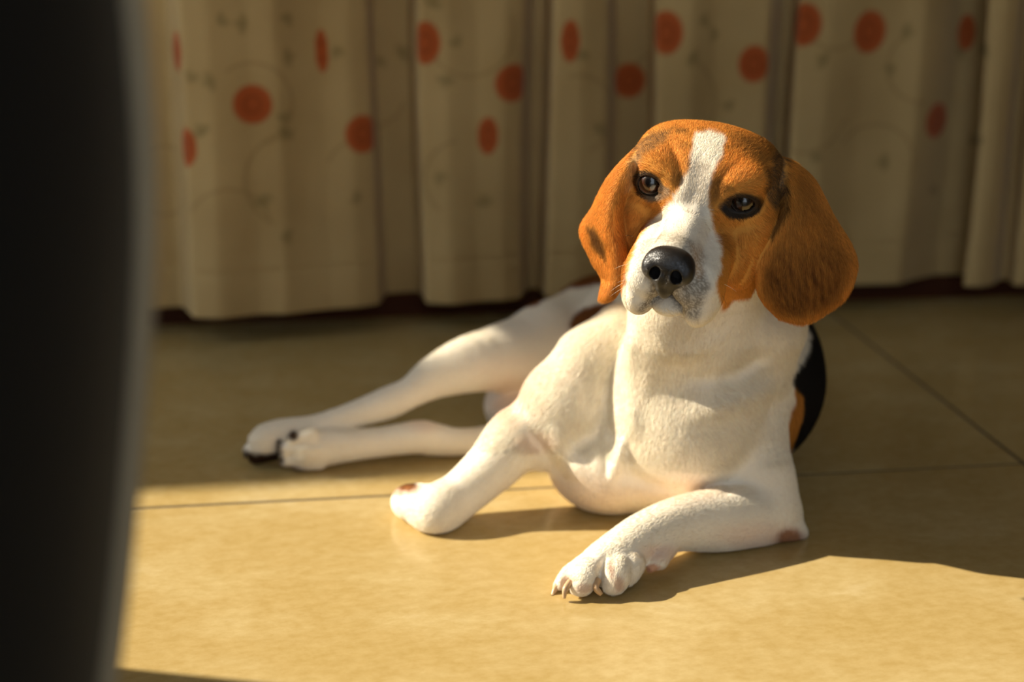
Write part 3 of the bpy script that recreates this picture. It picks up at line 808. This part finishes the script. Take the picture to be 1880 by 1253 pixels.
    mix(BROWN * .5, er * .75 * inside(poly(U, V, [(1440, 330), (1446, 330), (1450, 385), (1420, 440), (1408, 440), (1438, 385)]), 4, 1))  # shade between ear and cheek, painted along the ear's front edge
    el = (U < 1165) & hd & (V > 250)
    mix(BROWN * .8, el * .85 * inside(poly(U, V, [(1080, 412), (1094, 420), (1108, 450), (1112, 478), (1100, 468), (1086, 445)]), 5, 2))
    mix(TAN_D * 1.15, el * (0.40 + .38 * sstep(380, 520, V)) * sstep(-5, -16, poly(U, V, [(1120, 330), (1160, 330), (1165, 480), (1140, 555), (1098, 560), (1112, 520), (1118, 430)]) + along * 5) * (.7 + .3 * along))
    # white blaze and muzzle
    bz = poly(U, V, BLAZE)
    white = (h[:, 1] > -6) * hd * sstep(4.5, -4.5, bz + n * 2.5 + n2 * 1.5)
    mix(WHITE * (1 - 0.05 * n2[:, None]), white)
    mix(GREY * 2.2, hd * 0.38 * inside(poly(U, V, [(1262, 300), (1300, 300), (1298, 345), (1292, 395), (1255, 400), (1250, 352)]), 9, 3))
    mix(np.array([.50, .36, .2]), hd * .40 * inside(poly(U, V, [(1205, 400), (1245, 395), (1262, 430), (1250, 450), (1195, 445), (1185, 425)]), 12, 3))
    muz = hd & (h[:, 1] > 4.5)
    spk = 0.45 + 0.55 * (sp < 0.6)
    mix(GREY * .8, muz * .62 * spk * inside(ell(U, V, 1232, 480, 62, 52, 10), 9, 3))
    mix(GREY * .9, muz * .85 * spk * inside(poly(U, V, [(1205, 512), (1236, 520), (1226, 545), (1204, 556), (1182, 578), (1168, 570), (1186, 545)]), 8, 3))
    mix(GREY * .9, muz * .80 * spk * inside(poly(U, V, [(1228, 520), (1262, 520), (1292, 498), (1304, 525), (1292, 552), (1280, 590), (1255, 580), (1236, 560), (1222, 542)]), 10, 3))
    mix(TAN * .8, muz * .35 * spk * inside(poly(U, V, [(1268, 450), (1285, 455), (1292, 500), (1282, 515), (1270, 490)]), 8, 3))
    mix(BLACK, (h[:, 1] > 5.5) * hd * (np.hypot(h[:, 0] / 1.75, (h[:, 2] + 3.0) / 1.45) < 1))
    # eye rims
    e = h - EYES[-1]; g = np.hypot(e[:, 0] / 1.0, (e[:, 2]) / 0.92)
    mix(BLACK, hd * (h[:, 1] > -2.5) * .93 * sstep(1.50, 1.25, g + n2 * .05))
    mix(GREY * 1.5, hd * (h[:, 1] > -2.5) * .7 * inside(poly(U, V, [(1218, 342), (1230, 345), (1232, 358), (1215, 370), (1190, 370), (1174, 360), (1182, 360), (1205, 362), (1218, 356)]), 3, 1.5))
    e = h - EYES[1]; g = np.hypot(e[:, 0] / 1.12, (e[:, 2] + .1) / 0.82)
    mix(BLACK, hd * (h[:, 1] > -2.5) * .94 * sstep(1.55, 1.25, g + n2 * .05))
    mix(BLACK * 2.5, hd * .92 * inside(poly(U, V, [(1322, 372), (1342, 384), (1365, 388), (1398, 378), (1404, 372), (1394, 392), (1368, 404), (1338, 400), (1318, 382)]), 3, 1.2))
    return np.clip(col, 0.003, 0.95)
# ------------------------------------------------------------------ the dog: objects
DOG0 = np.array([0.13, 1.34, 0.0])
dog = bpy.data.objects.new('dog', None); C.objects.link(dog)
dog.location = DOG0
tag(dog, 'white, tan and black beagle lying on the tiles with its head up, facing us', 'dog')
mt_fur, nt, N, L, B = new_mat('dog_skin')
at = N.new('ShaderNodeAttribute'); at.attribute_name = 'coat'
L.new(at.outputs['Color'], B.inputs['Base Color']); B.inputs['Roughness'].default_value = 0.8; B.inputs['Specular IOR Level'].default_value = 0.15
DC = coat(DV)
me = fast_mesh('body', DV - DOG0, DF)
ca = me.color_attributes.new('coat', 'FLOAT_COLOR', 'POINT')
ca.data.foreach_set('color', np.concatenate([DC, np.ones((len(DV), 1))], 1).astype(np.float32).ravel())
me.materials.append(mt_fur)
body = bpy.data.objects.new('body', me); C.objects.link(body); body.parent = dog
print('body', time.time() - T0)

# ---- nose leather
mt_nose, nt, N, L, B = new_mat('nose_leather')
B.inputs['Base Color'].default_value = (0.012, 0.0095, 0.0085, 1); B.inputs['Roughness'].default_value = 0.33; B.inputs['Specular IOR Level'].default_value = 0.6
tc = N.new('ShaderNodeTexCoord'); vo = N.new('ShaderNodeTexVoronoi'); vo.inputs['Scale'].default_value = 900; vo.feature = 'DISTANCE_TO_EDGE'
L.new(tc.outputs['Object'], vo.inputs['Vector']); bp = N.new('ShaderNodeBump'); bp.inputs['Strength'].default_value = 0.6; bp.inputs['Distance'].default_value = 0.0006
L.new(vo.outputs['Distance'], bp.inputs['Height']); L.new(bp.outputs[0], B.inputs['Normal'])
nops = []
def na(p, k): nops.append(('+', p, k))
def nc(p, k): nops.append(('-', p, k))
na(HE((0, 8.55, -2.55), (2.05, 1.45, 1.35)), 0)
na(HE((0, 8.7, -3.6), (1.5, 1.3, 1.25)), 0.006)
for sx in (-1, 1):
    na(HE((sx * 1.35, 9.05, -2.95), (0.82, 0.85, 1.0)), 0.005)
    na(HC((sx * 0.55, 9.7, -3.2), (sx * 0.35, 9.4, -4.5), 0.42, 0.40), 0.003)
na(HE((0, 9.2, -4.6), (0.62, 0.6, 0.9)), 0.004)
for sx in (-1, 1):
    nc(HE((sx * 0.88, 10.0, -3.05), (0.46, 1.25, 0.64), ('Y', sx * 16)), 0.0012)
    nc(HC((sx * 0.95, 10.1, -3.35), (sx * 1.65, 9.8, -4.05), 0.30, 0.16), 0.0014)
nc(HC((0, 10.35, -2.7), (0, 9.95, -5.2), 0.07, 0.14), 0.0025)
q = np.array([H(x, y, z) for x in (-2.6, 2.6) for y in (6.8, 10.8) for z in (-5.9, -0.8)])
g = Grid(q.min(0), q.max(0), 0.0006); run_ops(g, nops)
V, F = surface_nets(g)
me = fast_mesh('nose', V - DOG0, F); me.materials.append(mt_nose)
o = bpy.data.objects.new('nose', me); C.objects.link(o); o.parent = dog; tag(o, 'wet black nose')

# ---- eyes
mt_eye, nt, N, L, B = new_mat('dog_eye')
tc = N.new('ShaderNodeTexCoord'); sx_ = N.new('ShaderNodeSeparateXYZ'); L.new(tc.outputs['Object'], sx_.inputs[0])
def mth(op, a, b=None):
    m = N.new('ShaderNodeMath'); m.operation = op
    for i, v in enumerate((a, b)):
        if v is None: continue
        if isinstance(v, (int, float)): m.inputs[i].default_value = v
        else: L.new(v, m.inputs[i])
    return m.outputs[0]
rad = mth('SQRT', mth('ADD', mth('MULTIPLY', sx_.outputs[0], sx_.outputs[0]), mth('MULTIPLY', sx_.outputs[1], sx_.outputs[1])))
rn = mth('MULTIPLY', rad, 80.0)                      # radius 0.0125 -> 1
rr = ramp(nt, [(0.0, (0.003, 0.002, 0.002)), (0.42, (0.003, 0.002, 0.002)), (0.47, (0.028, 0.009, 0.003)), (0.60, (0.048, 0.015, 0.005)), (0.68, (0.012, 0.006, 0.004)), (0.76, (0.02, 0.012, 0.008)), (0.88, (0.14, 0.10, 0.08))])
L.new(rn, rr.inputs[0])
nz = N.new('ShaderNodeTexNoise'); nz.inputs['Scale'].default_value = 700; L.new(tc.outputs['Object'], nz.inputs['Vector'])
mx = N.new('ShaderNodeMix'); mx.data_type = 'RGBA'; mx.blend_type = 'OVERLAY'; mx.inputs['Factor'].default_value = .5; L.new(rr.outputs[0], mx.inputs['A']); L.new(nz.outputs['Color'], mx.inputs['B'])
L.new(mx.outputs['Result'], B.inputs['Base Color']); B.inputs['Roughness'].default_value = 0.25
B.inputs['Coat Weight'].default_value = 1.0; B.inputs['Coat Roughness'].default_value = 0.02; B.inputs['Coat IOR'].default_value = 1.45
for sx in (-1, 1):
    bm_v, bm_f = [], []
    n_u, n_v = 40, 24
    for i in range(n_v + 1):
        th = math.pi * i / n_v
        for j in range(n_u):
            ph = 2 * math.pi * j / n_u
            x, y, z = math.sin(th) * math.cos(ph), math.sin(th) * math.sin(ph), math.cos(th)
            bul = 1 + 0.06 * max(0, z - 0.75) / 0.25                # cornea
            bm_v.append((0.0125 * x * bul, 0.0125 * y * bul, 0.0125 * z * bul))
    for i in range(n_v):
        for j in range(n_u):
            bm_f.append((i * n_u + j, (i + 1) * n_u + j, (i + 1) * n_u + (j + 1) % n_u, i * n_u + (j + 1) % n_u))
    o = mesh_obj('eye', bm_v, bm_f, mt_eye, dog)
    c = H(*EYES[sx]); o.location = c - DOG0
    look = Vector(np.array([0.0 if sx < 0 else -0.02, 0, CAM_H]) - c) if True else None
    o.rotation_euler = look.to_track_quat('Z', 'Y').to_euler()

# ---- claws
mt_claw, nt, N, L, B = new_mat('horn_claw'); B.inputs['Base Color'].default_value = (0.55, 0.36, 0.20, 1); B.inputs['Roughness'].default_value = 0.35
mt_dclaw, nt, N, L, B = new_mat('dark_claw'); B.inputs['Base Color'].default_value = (0.05, 0.03, 0.02, 1); B.inputs['Roughness'].default_value = 0.4
def claw(pts, mat, name='claw'):
    P = [np.array(K(*q)[0]) for q in pts]; R = [K(*q)[1] for q in pts]
    vs, fs, n = [], [], 10
    T = 5; ring = []
    for k in range((len(P) - 1) * T + 1):
        i = min(k // T, len(P) - 2); f = k / T - i
        p0, p1, p2, p3 = P[max(i - 1, 0)], P[i], P[i + 1], P[min(i + 2, len(P) - 1)]
        ring.append((0.5 * ((2 * p1) + (-p0 + p2) * f + (2 * p0 - 5 * p1 + 4 * p2 - p3) * f * f + (-p0 + 3 * p1 - 3 * p2 + p3) * f ** 3), R[i] + (R[i + 1] - R[i]) * f))
    for k, (p, r) in enumerate(ring):
        a = ring[min(k + 1, len(ring) - 1)][0] - ring[max(k - 1, 0)][0]; a /= np.linalg.norm(a)
        s1 = np.cross(a, (0, 0, 1)); s1 /= np.linalg.norm(s1); s2 = np.cross(s1, a)
        for j in range(n):
            t = 2 * math.pi * j / n; q = p + r * (math.cos(t) * s1 * 0.8 + math.sin(t) * s2); q[2] = max(q[2], 0.0005); vs.append(q - DOG0)
    for k in range(len(ring) - 1):
        for j in range(n): fs.append((k * n + j, k * n + (j + 1) % n, (k + 1) * n + (j + 1) % n, (k + 1) * n + j))
    fs.append(tuple(range(n))[::-1]); fs.append(tuple(range((len(ring) - 1) * n, len(ring) * n)))
    return mesh_obj(name, vs, fs, mat, dog)
claw([(1026, 1072, 1.175, 8), (1018, 1085, 1.168, 6), (1013, 1098, 1.163, 2.5)], mt_claw)
claw([(1047, 1070, 1.160, 8), (1038, 1083, 1.153, 7), (1036, 1099, 1.151, 3.5)], mt_claw)
claw([(1098, 1066, 1.160, 8), (1094, 1080, 1.153, 7), (1104, 1092, 1.152, 4)], mt_claw)
claw([(1145, 1060, 1.172, 6), (1152, 1072, 1.168, 5), (1150, 1080, 1.166, 2.5)], mt_dclaw)
for a, b, c_ in (((541, 806), (535, 812), (529, 820)), ((524, 826), (517, 832), (512, 838)), ((528, 846), (520, 852), (516, 857)), ((462, 826), (453, 833), (449, 842))):
    y0 = 1.462 if a[0] > 500 else 1.478
    claw([(*a, y0, 6), (*b, y0 - .003, 5), (*c_, y0 - .005, 2)], mt_dclaw)
print('parts', time.time() - T0)
# ------------------------------------------------------------------ the dog: short fur, one strand at a time, combed along guides
GUIDES = [  # (from u, v, Y) (to u, v, Y)
 ((1255,430,1.14),(1285,330,1.19)),((1285,340,1.19),(1305,240,1.23)),((1340,440,1.17),(1400,520,1.22)),((1170,400,1.18),(1150,450,1.22)),((1220,300,1.20),(1190,255,1.24)),
 ((1240,290,1.20),(1240,235,1.24)),((1350,320,1.20),(1395,265,1.24)),((1310,470,1.12),(1335,560,1.16)),((1170,480,1.13),(1160,560,1.17)),((1200,520,1.12),(1182,570,1.14)),((1260,520,1.12),(1290,580,1.15)),
 ((1225,545,1.14),(1225,585,1.17)),((1410,350,1.21),(1425,440,1.24)),((1365,400,1.17),(1400,450,1.22)),((1220,400,1.14),(1180,440,1.17)),((1310,400,1.16),(1345,480,1.18)),
 ((1460,310,1.24),(1480,400,1.23)),((1480,400,1.21),(1485,500,1.21)),((1430,450,1.2),(1415,540,1.21)),((1530,430,1.22),(1540,540,1.22)),((1475,520,1.2),(1470,600,1.21)),((1420,545,1.2),(1440,590,1.21)),
 ((1150,290,1.23),(1112,365,1.24)),((1105,370,1.22),(1080,430,1.24)),((1090,430,1.23),(1108,510,1.24)),((1140,440,1.21),(1130,540,1.21)),((1110,510,1.22),(1110,560,1.22)),
 ((1300,590,1.27),(1280,690,1.27)),((1230,600,1.27),(1225,690,1.27)),((1250,700,1.27),(1235,800,1.28)),((1230,800,1.28),(1215,890,1.30)),((1160,620,1.29),(1145,720,1.29)),((1150,740,1.28),(1125,870,1.30)),
 ((1400,610,1.31),(1440,700,1.33)),((1330,690,1.28),(1400,760,1.29)),((1300,780,1.28),(1360,860,1.29)),((1440,700,1.34),(1440,800,1.34)),((1470,630,1.36),(1475,720,1.38)),
 ((1110,610,1.33),(1050,690,1.33)),((1050,690,1.33),(985,770,1.34)),((1080,720,1.31),(1050,830,1.32)),((1040,800,1.32),(1080,900,1.33)),((1080,880,1.32),(1150,950,1.34)),((990,880,1.34),(1040,940,1.34)),
 ((960,780,1.34),(885,860,1.33)),((870,870,1.32),(810,950,1.30)),((800,930,1.30),(735,925,1.34)),((900,900,1.34),(850,950,1.32)),
 ((1420,780,1.31),(1440,880,1.30)),((1430,880,1.29),(1462,970,1.29)),((1390,940,1.25),(1270,950,1.22)),((1270,940,1.22),(1170,990,1.20)),((1170,990,1.19),(1090,1050,1.17)),((1090,1050,1.17),(1035,1090,1.16)),((1120,1060,1.17),(1120,1092,1.16)),
 ((1480,650,1.45),(1490,720,1.56)),((1450,800,1.45),(1480,820,1.56)),((1090,560,1.66),(1000,600,1.62)),((980,620,1.60),(870,670,1.54)),((850,680,1.54),(750,725,1.51)),((750,720,1.51),(620,770,1.49)),((620,770,1.49),(480,812,1.47)),
 ((900,810,1.51),(750,812,1.49)),((720,812,1.48),(620,820,1.46)),((620,820,1.46),(530,832,1.45)),((1290,230,1.24),(1290,225,1.32))]
def comb(P):
    G0 = np.array([W(*a) for a, b in GUIDES]); G1 = np.array([W(*b) for a, b in GUIDES])
    D_ = G1 - G0; Ln = np.linalg.norm(D_, axis=1, keepdims=True); D_ /= Ln
    M_ = np.concatenate([G0, (G0 + G1) / 2, G1]); DD = np.concatenate([D_] * 3)
    out = np.zeros_like(P)
    for i in range(0, len(P), 20000):
        q = P[i:i + 20000]
        d2 = ((q[:, None, :] - M_[None]) ** 2).sum(-1) + 1e-5
        out[i:i + 20000] = (1 / d2 ** 2) @ DD
    return out / (np.linalg.norm(out, axis=1, keepdims=True) + 1e-9)

tri = np.concatenate([DF[:, [0, 1, 2]], DF[:, [0, 2, 3]]])
A_, B__, C_ = DV[tri[:, 0]], DV[tri[:, 1]], DV[tri[:, 2]]
area = np.linalg.norm(np.cross(B__ - A_, C_ - A_), axis=1) / 2
cen = (A_ + B__ + C_) / 3
tn = DN[tri].mean(1)
toc = np.array([0, 0, CAM_H]) - cen; toc /= np.linalg.norm(toc, axis=1, keepdims=True)
facing = (tn * toc).sum(1)
hcen = toH(cen)
in_head = (hcen[:, 1] > -12) & (cen[:, 2] > 0.2) & (cen[:, 1] < 1.32)
dens = np.where(in_head, 2.1e6, 1.35e6)                 # strands per square metre
dens = np.where(cen[:, 1] > 1.42, 0.60e6, dens)
dens *= np.clip((facing + 0.55) / 0.35, 0.06, 1)          # the far side, which nobody sees, is thin
dens *= (cen[:, 2] > 0.003)
# no fur on the nose and in the eyes
nd = toH(cen)
dens[(np.hypot(nd[:, 0] / 2.15, (nd[:, 2] + 2.9) / 1.75) < 1) & (nd[:, 1] > 6.5)] = 0
for sx in (-1, 1):
    e = nd - EYES[sx]
    dens[(np.linalg.norm(e, axis=1) < 1.36)] = 0
    rz_ = 0.95 if sx < 0 else 0.72
    dens[(np.hypot(e[:, 0] / 1.25, e[:, 2] / rz_) < 1) & (e[:, 1] > 0)] = 0
expn = dens * area
cnt = np.floor(expn + rng.random(len(expn))).astype(int)
ti = np.repeat(np.arange(len(cnt)), cnt)
u_, v_ = rng.random(len(ti)), rng.random(len(ti)); fl = u_ + v_ > 1; u_[fl], v_[fl] = 1 - u_[fl], 1 - v_[fl]
R0 = A_[ti] + (B__[ti] - A_[ti]) * u_[:, None] + (C_[ti] - A_[ti]) * v_[:, None]
RN = DN[tri[ti, 0]] * (1 - u_ - v_)[:, None] + DN[tri[ti, 1]] * u_[:, None] + DN[tri[ti, 2]] * v_[:, None]
RN /= np.linalg.norm(RN, axis=1, keepdims=True) + 1e-9
T_ = comb(R0)
wob = np.stack([vnoise(R0, 120, 21), vnoise(R0, 120, 22), vnoise(R0, 120, 23)], 1) * 0.10 + rng.normal(0, 0.06, R0.shape)
T_ = T_ + wob
T_ -= RN * (T_ * RN).sum(1, keepdims=True); T_ /= np.linalg.norm(T_, axis=1, keepdims=True) + 1e-9
hh = toH(R0); hm = in_head[ti]
ln = np.where(hm, 0.0048, 0.0080)
ln = np.where(hm & (hh[:, 1] > 2.5), 0.0030, ln)
UU, VV = plane_uv(R0)
ears = hm & ((UU > 1400) | (UU < 1150))
ln = np.where(ears, 0.0058, ln)
ln = np.where((R0[:, 2] < 0.075) & (R0[:, 1] < 1.36) & ~hm, 0.0048, ln)
ln = np.where((R0[:, 1] > 1.45), 0.0060, ln)
ln = ln * rng.uniform(0.65, 1.2, len(ln)) * (1 + 0.12 * vnoise(R0, 60, 31))
ln *= np.clip(R0[:, 2] / 0.006, 0.25, 1)
lift = np.where(hm, 0.19, 0.15)[:, None] + rng.normal(0, 0.04, (len(ln), 1))
p0 = R0 - RN * 0.0004
p1 = p0 + (T_ * 0.85 + RN * (lift * 1.3)) * (ln[:, None] * 0.36)
p2 = p1 + (T_ + RN * (lift * 0.75)) * (ln[:, None] * 0.34)
p3 = p2 + (T_ + RN * (lift * 0.15)) * (ln[:, None] * 0.32)
pts = np.stack([p0, p1, p2, p3], 1)
pts[..., 2] = np.maximum(pts[..., 2], 0.0004)
HCOL = coat(R0, 5)
tone = 1 + rng.normal(0, 0.10, (len(R0), 1))
dark = (HCOL.mean(1) < 0.45)[:, None]
HCOL = np.clip(HCOL * np.where(dark, 1 + rng.normal(0, 0.22, (len(R0), 1)), tone), 0.004, 0.95)
mt_hair, nt, N, L, B = new_mat('dog_fur')
at = N.new('ShaderNodeAttribute'); at.attribute_name = 'coat'
L.new(at.outputs['Color'], B.inputs['Base Color']); B.inputs['Roughness'].default_value = 0.55; B.inputs['Specular IOR Level'].default_value = 0.16
tr = N.new('ShaderNodeBsdfTranslucent'); L.new(at.outputs['Color'], tr.inputs['Color'])
ms = N.new('ShaderNodeMixShader'); ms.inputs[0].default_value = 0.30
outn = N['Material Output']; L.new(B.outputs[0], ms.inputs[1]); L.new(tr.outputs[0], ms.inputs[2]); L.new(ms.outputs[0], outn.inputs['Surface'])
def make_fur(name, pts, cols, r_root, parent, mat):
    n, k = pts.shape[:2]
    hc = bpy.data.hair_curves.new(name)
    hc.add_curves([k] * n)
    hc.position_data.foreach_set('vector', (pts - DOG0).astype(np.float32).ravel())
    ra = hc.attributes.get('radius') or hc.attributes.new('radius', 'FLOAT', 'POINT')
    prof = np.array([1.0, 0.92, 0.66, 0.10]) if k == 4 else np.linspace(1, 0.3, k)
    ra.data.foreach_set('value', (np.broadcast_to(prof, (n, k)) * np.broadcast_to(np.asarray(r_root), (n,))[:, None]).astype(np.float32).ravel())
    a = hc.attributes.new('coat', 'FLOAT_COLOR', 'CURVE')
    a.data.foreach_set('color', np.concatenate([cols, np.ones((n, 1))], 1).astype(np.float32).ravel())
    hc.materials.append(mat)
    o = bpy.data.objects.new(name, hc); C.objects.link(o); o.parent = parent
    return o
fur = make_fur('fur', pts, HCOL, np.where(hm, 0.00009, 0.000115) * rng.uniform(.8, 1.2, len(ln)), dog, mt_hair)
fur['kind'] = 'stuff'
print('strands', len(pts), time.time() - T0)

# ---- whiskers
mt_wh, nt, N, L, B = new_mat('whisker'); B.inputs['Base Color'].default_value = (0.85, 0.72, 0.5, 1); B.inputs['Roughness'].default_value = 0.3
WH = [((1163,498,1.150),(1146,500,1.150),(1128,512,1.150)),((1162,512,1.150),(1140,520,1.155),(1121,535,1.155)),((1160,522,1.152),(1138,530,1.155),(1120,545,1.155)),((1160,532,1.152),(1148,540,1.155),(1149,556,1.155)),
      ((1162,486,1.150),(1146,484,1.152),(1128,494,1.155)),((1160,434,1.17),(1155,432,1.17),(1148,433,1.17)),((1220,572,1.135),(1240,583,1.14),(1262,585,1.15)),((1222,566,1.135),(1234,580,1.14),(1250,590,1.15)),
      ((1318,532,1.15),(1330,545,1.15),(1334,562,1.15)),((1318,518,1.15),(1338,524,1.15),(1352,536,1.16)),((1166,520,1.145),(1150,510,1.15),(1132,520,1.15)),((1164,545,1.145),(1152,550,1.15),(1146,566,1.15))]
for w_ in WH:
    P3 = [W(*q) for q in w_]
    vs, fs, n, m = [], [], 6, 10
    for k in range(m + 1):
        t = k / m; p = (1 - t) ** 2 * P3[0] + 2 * t * (1 - t) * P3[1] + t * t * P3[2]
        for j in range(n):
            a = 2 * math.pi * j / n; vs.append(p - DOG0 + 0.00022 * (1 - 0.75 * t) * np.array([math.cos(a), 0, math.sin(a)]))
    for k in range(m):
        for j in range(n): fs.append((k * n + j, k * n + (j + 1) % n, (k + 1) * n + (j + 1) % n, (k + 1) * n + j))
    mesh_obj('whisker', vs, fs, mt_wh, dog)
# ------------------------------------------------------------------ black tub armchair close to the camera, at the left
mt_velvet, nt, N, L, B = new_mat('black_velvet')
B.inputs['Base Color'].default_value = (0.0035, 0.0033, 0.003, 1); B.inputs['Roughness'].default_value = 0.85; B.inputs['Specular IOR Level'].default_value = 0.15
B.inputs['Sheen Weight'].default_value = 0.12; B.inputs['Sheen Roughness'].default_value = 0.35; B.inputs['Sheen Tint'].default_value = (0.5, 0.45, 0.36, 1)
tc = N.new('ShaderNodeTexCoord'); n1 = N.new('ShaderNodeTexNoise'); n1.inputs['Scale'].default_value = 400; L.new(tc.outputs['Object'], n1.inputs['Vector'])
bp = N.new('ShaderNodeBump'); bp.inputs['Strength'].default_value = 0.3; bp.inputs['Distance'].default_value = 0.001; L.new(n1.outputs['Fac'], bp.inputs['Height']); L.new(bp.outputs[0], B.inputs['Normal'])
CH = np.array([-0.461, 0.52, 0.0])
chair = bpy.data.objects.new('armchair', None); C.objects.link(chair); chair.location = CH
tag(chair, 'black tub armchair with a rounded shell, very close at the left edge', 'armchair')
prof_z = np.array([0.09, 0.16, 0.24, 0.28, 0.335, 0.387, 0.436, 0.483, 0.55, 0.62, 0.68, 0.715])
prof_r = np.array([0.240, 0.262, 0.279, 0.287, 0.296, 0.304, 0.3105, 0.3145, 0.3145, 0.311, 0.303, 0.290])
zz = np.linspace(0.09, 0.715, 36); ro_ = np.interp(zz, prof_z, prof_r)
k_ = np.array([1, 2, 3, 2, 1]) / 9.0; ro_[2:-2] = np.convolve(ro_, k_, 'valid')
th = np.radians(np.linspace(-125, 125, 70)); aim = math.radians(20)          # the shell's back points to the camera side
vs, fs = [], []
TH = 0.055
sec = [(ro_[i], zz[i]) for i in range(36)] + [(ro_[-1] - TH * 0.25, 0.728), (ro_[-1] - TH * 0.75, 0.728)] + [(ro_[i] - TH, zz[i]) for i in range(35, -1, -1)]
m = len(sec)
for t in th:
    for r, z in sec:
        drop = 0.16 * max(0, (abs(t) - math.radians(85)) / math.radians(40)) ** 2 * (z > 0.45)
        vs.append((r * math.cos(t + aim), r * math.sin(t + aim), z - drop * (z - 0.45) / 0.27))
for i in range(len(th) - 1):
    for j in range(m):
        fs.append((i * m + j, (i + 1) * m + j, (i + 1) * m + (j + 1) % m, i * m + (j + 1) % m))
fs.append(tuple(range(m))); fs.append(tuple(range((len(th) - 1) * m, len(th) * m))[::-1])
mesh_obj('shell', vs, fs, mt_velvet, chair)
# a grey piping runs down the shell's side seam
mt_pip, nt, N, L, B = new_mat('grey_piping'); B.inputs['Base Color'].default_value = (0.30, 0.235, 0.145, 1); B.inputs['Roughness'].default_value = 0.8
vs, fs, n = [], [], 12
an = math.radians(13.5)
for i in range(36):
    for j in range(n):
        t = 2 * math.pi * j / n
        r = ro_[i] + 0.0025 + 0.0065 * math.cos(t); w_ = 0.0065 * math.sin(t)
        vs.append((r * math.cos(an) - w_ * math.sin(an), r * math.sin(an) + w_ * math.cos(an), zz[i]))
for i in range(35):
    for j in range(n): fs.append((i * n + j, i * n + (j + 1) % n, (i + 1) * n + (j + 1) % n, (i + 1) * n + j))
fs.append(tuple(range(n))[::-1]); fs.append(tuple(range(35 * n, 36 * n)))
tag(mesh_obj('piping', vs, fs, mt_pip, chair), 'thin grey piping down the side seam')
def disc(name, r, z0, z1, rnd, mat, dome=0.0, off=(0, 0)):
    sec = [(r * q, z0) for q in (0, .5)] + [(r - rnd, z0)] + [(r - rnd + rnd * math.sin(a), z0 + rnd - rnd * math.cos(a)) for a in np.radians((30, 60, 90))]
    sec += [(r - rnd + rnd * math.cos(a), z1 - rnd + rnd * math.sin(a)) for a in np.radians((0, 30, 60, 90))] + [(r * .5, z1 + dome * .7), (0, z1 + dome)]
    vs, fs, n = [], [], 48
    for q, z in sec:
        for j in range(n): vs.append((off[0] + q * math.cos(2 * math.pi * j / n), off[1] + q * math.sin(2 * math.pi * j / n), z))
    for i in range(len(sec) - 1):
        for j in range(n): fs.append((i * n + j, i * n + (j + 1) % n, (i + 1) * n + (j + 1) % n, (i + 1) * n + j))
    return mesh_obj(name, vs, fs, mat, chair)
disc('seat', 0.222, 0.10, 0.34, 0.02, mt_velvet)
disc('seat_cushion', 0.230, 0.34, 0.435, 0.035, mt_velvet, 0.015)
for q in range(4):
    a = math.radians(45 + 90 * q)
    vs, fs, n = [], [], 16
    for z, r in ((0.0, 0.012), (0.10, 0.020)):
        for j in range(n): vs.append((0.18 * math.cos(a) + r * math.cos(2 * math.pi * j / n), 0.18 * math.sin(a) + r * math.sin(2 * math.pi * j / n), z))
    fs = [(j, (j + 1) % n, n + (j + 1) % n, n + j) for j in range(n)] + [tuple(range(n))[::-1], tuple(range(n, 2 * n))]
    mesh_obj('leg', vs, fs, mt_wood, chair)
print('done', time.time() - T0)
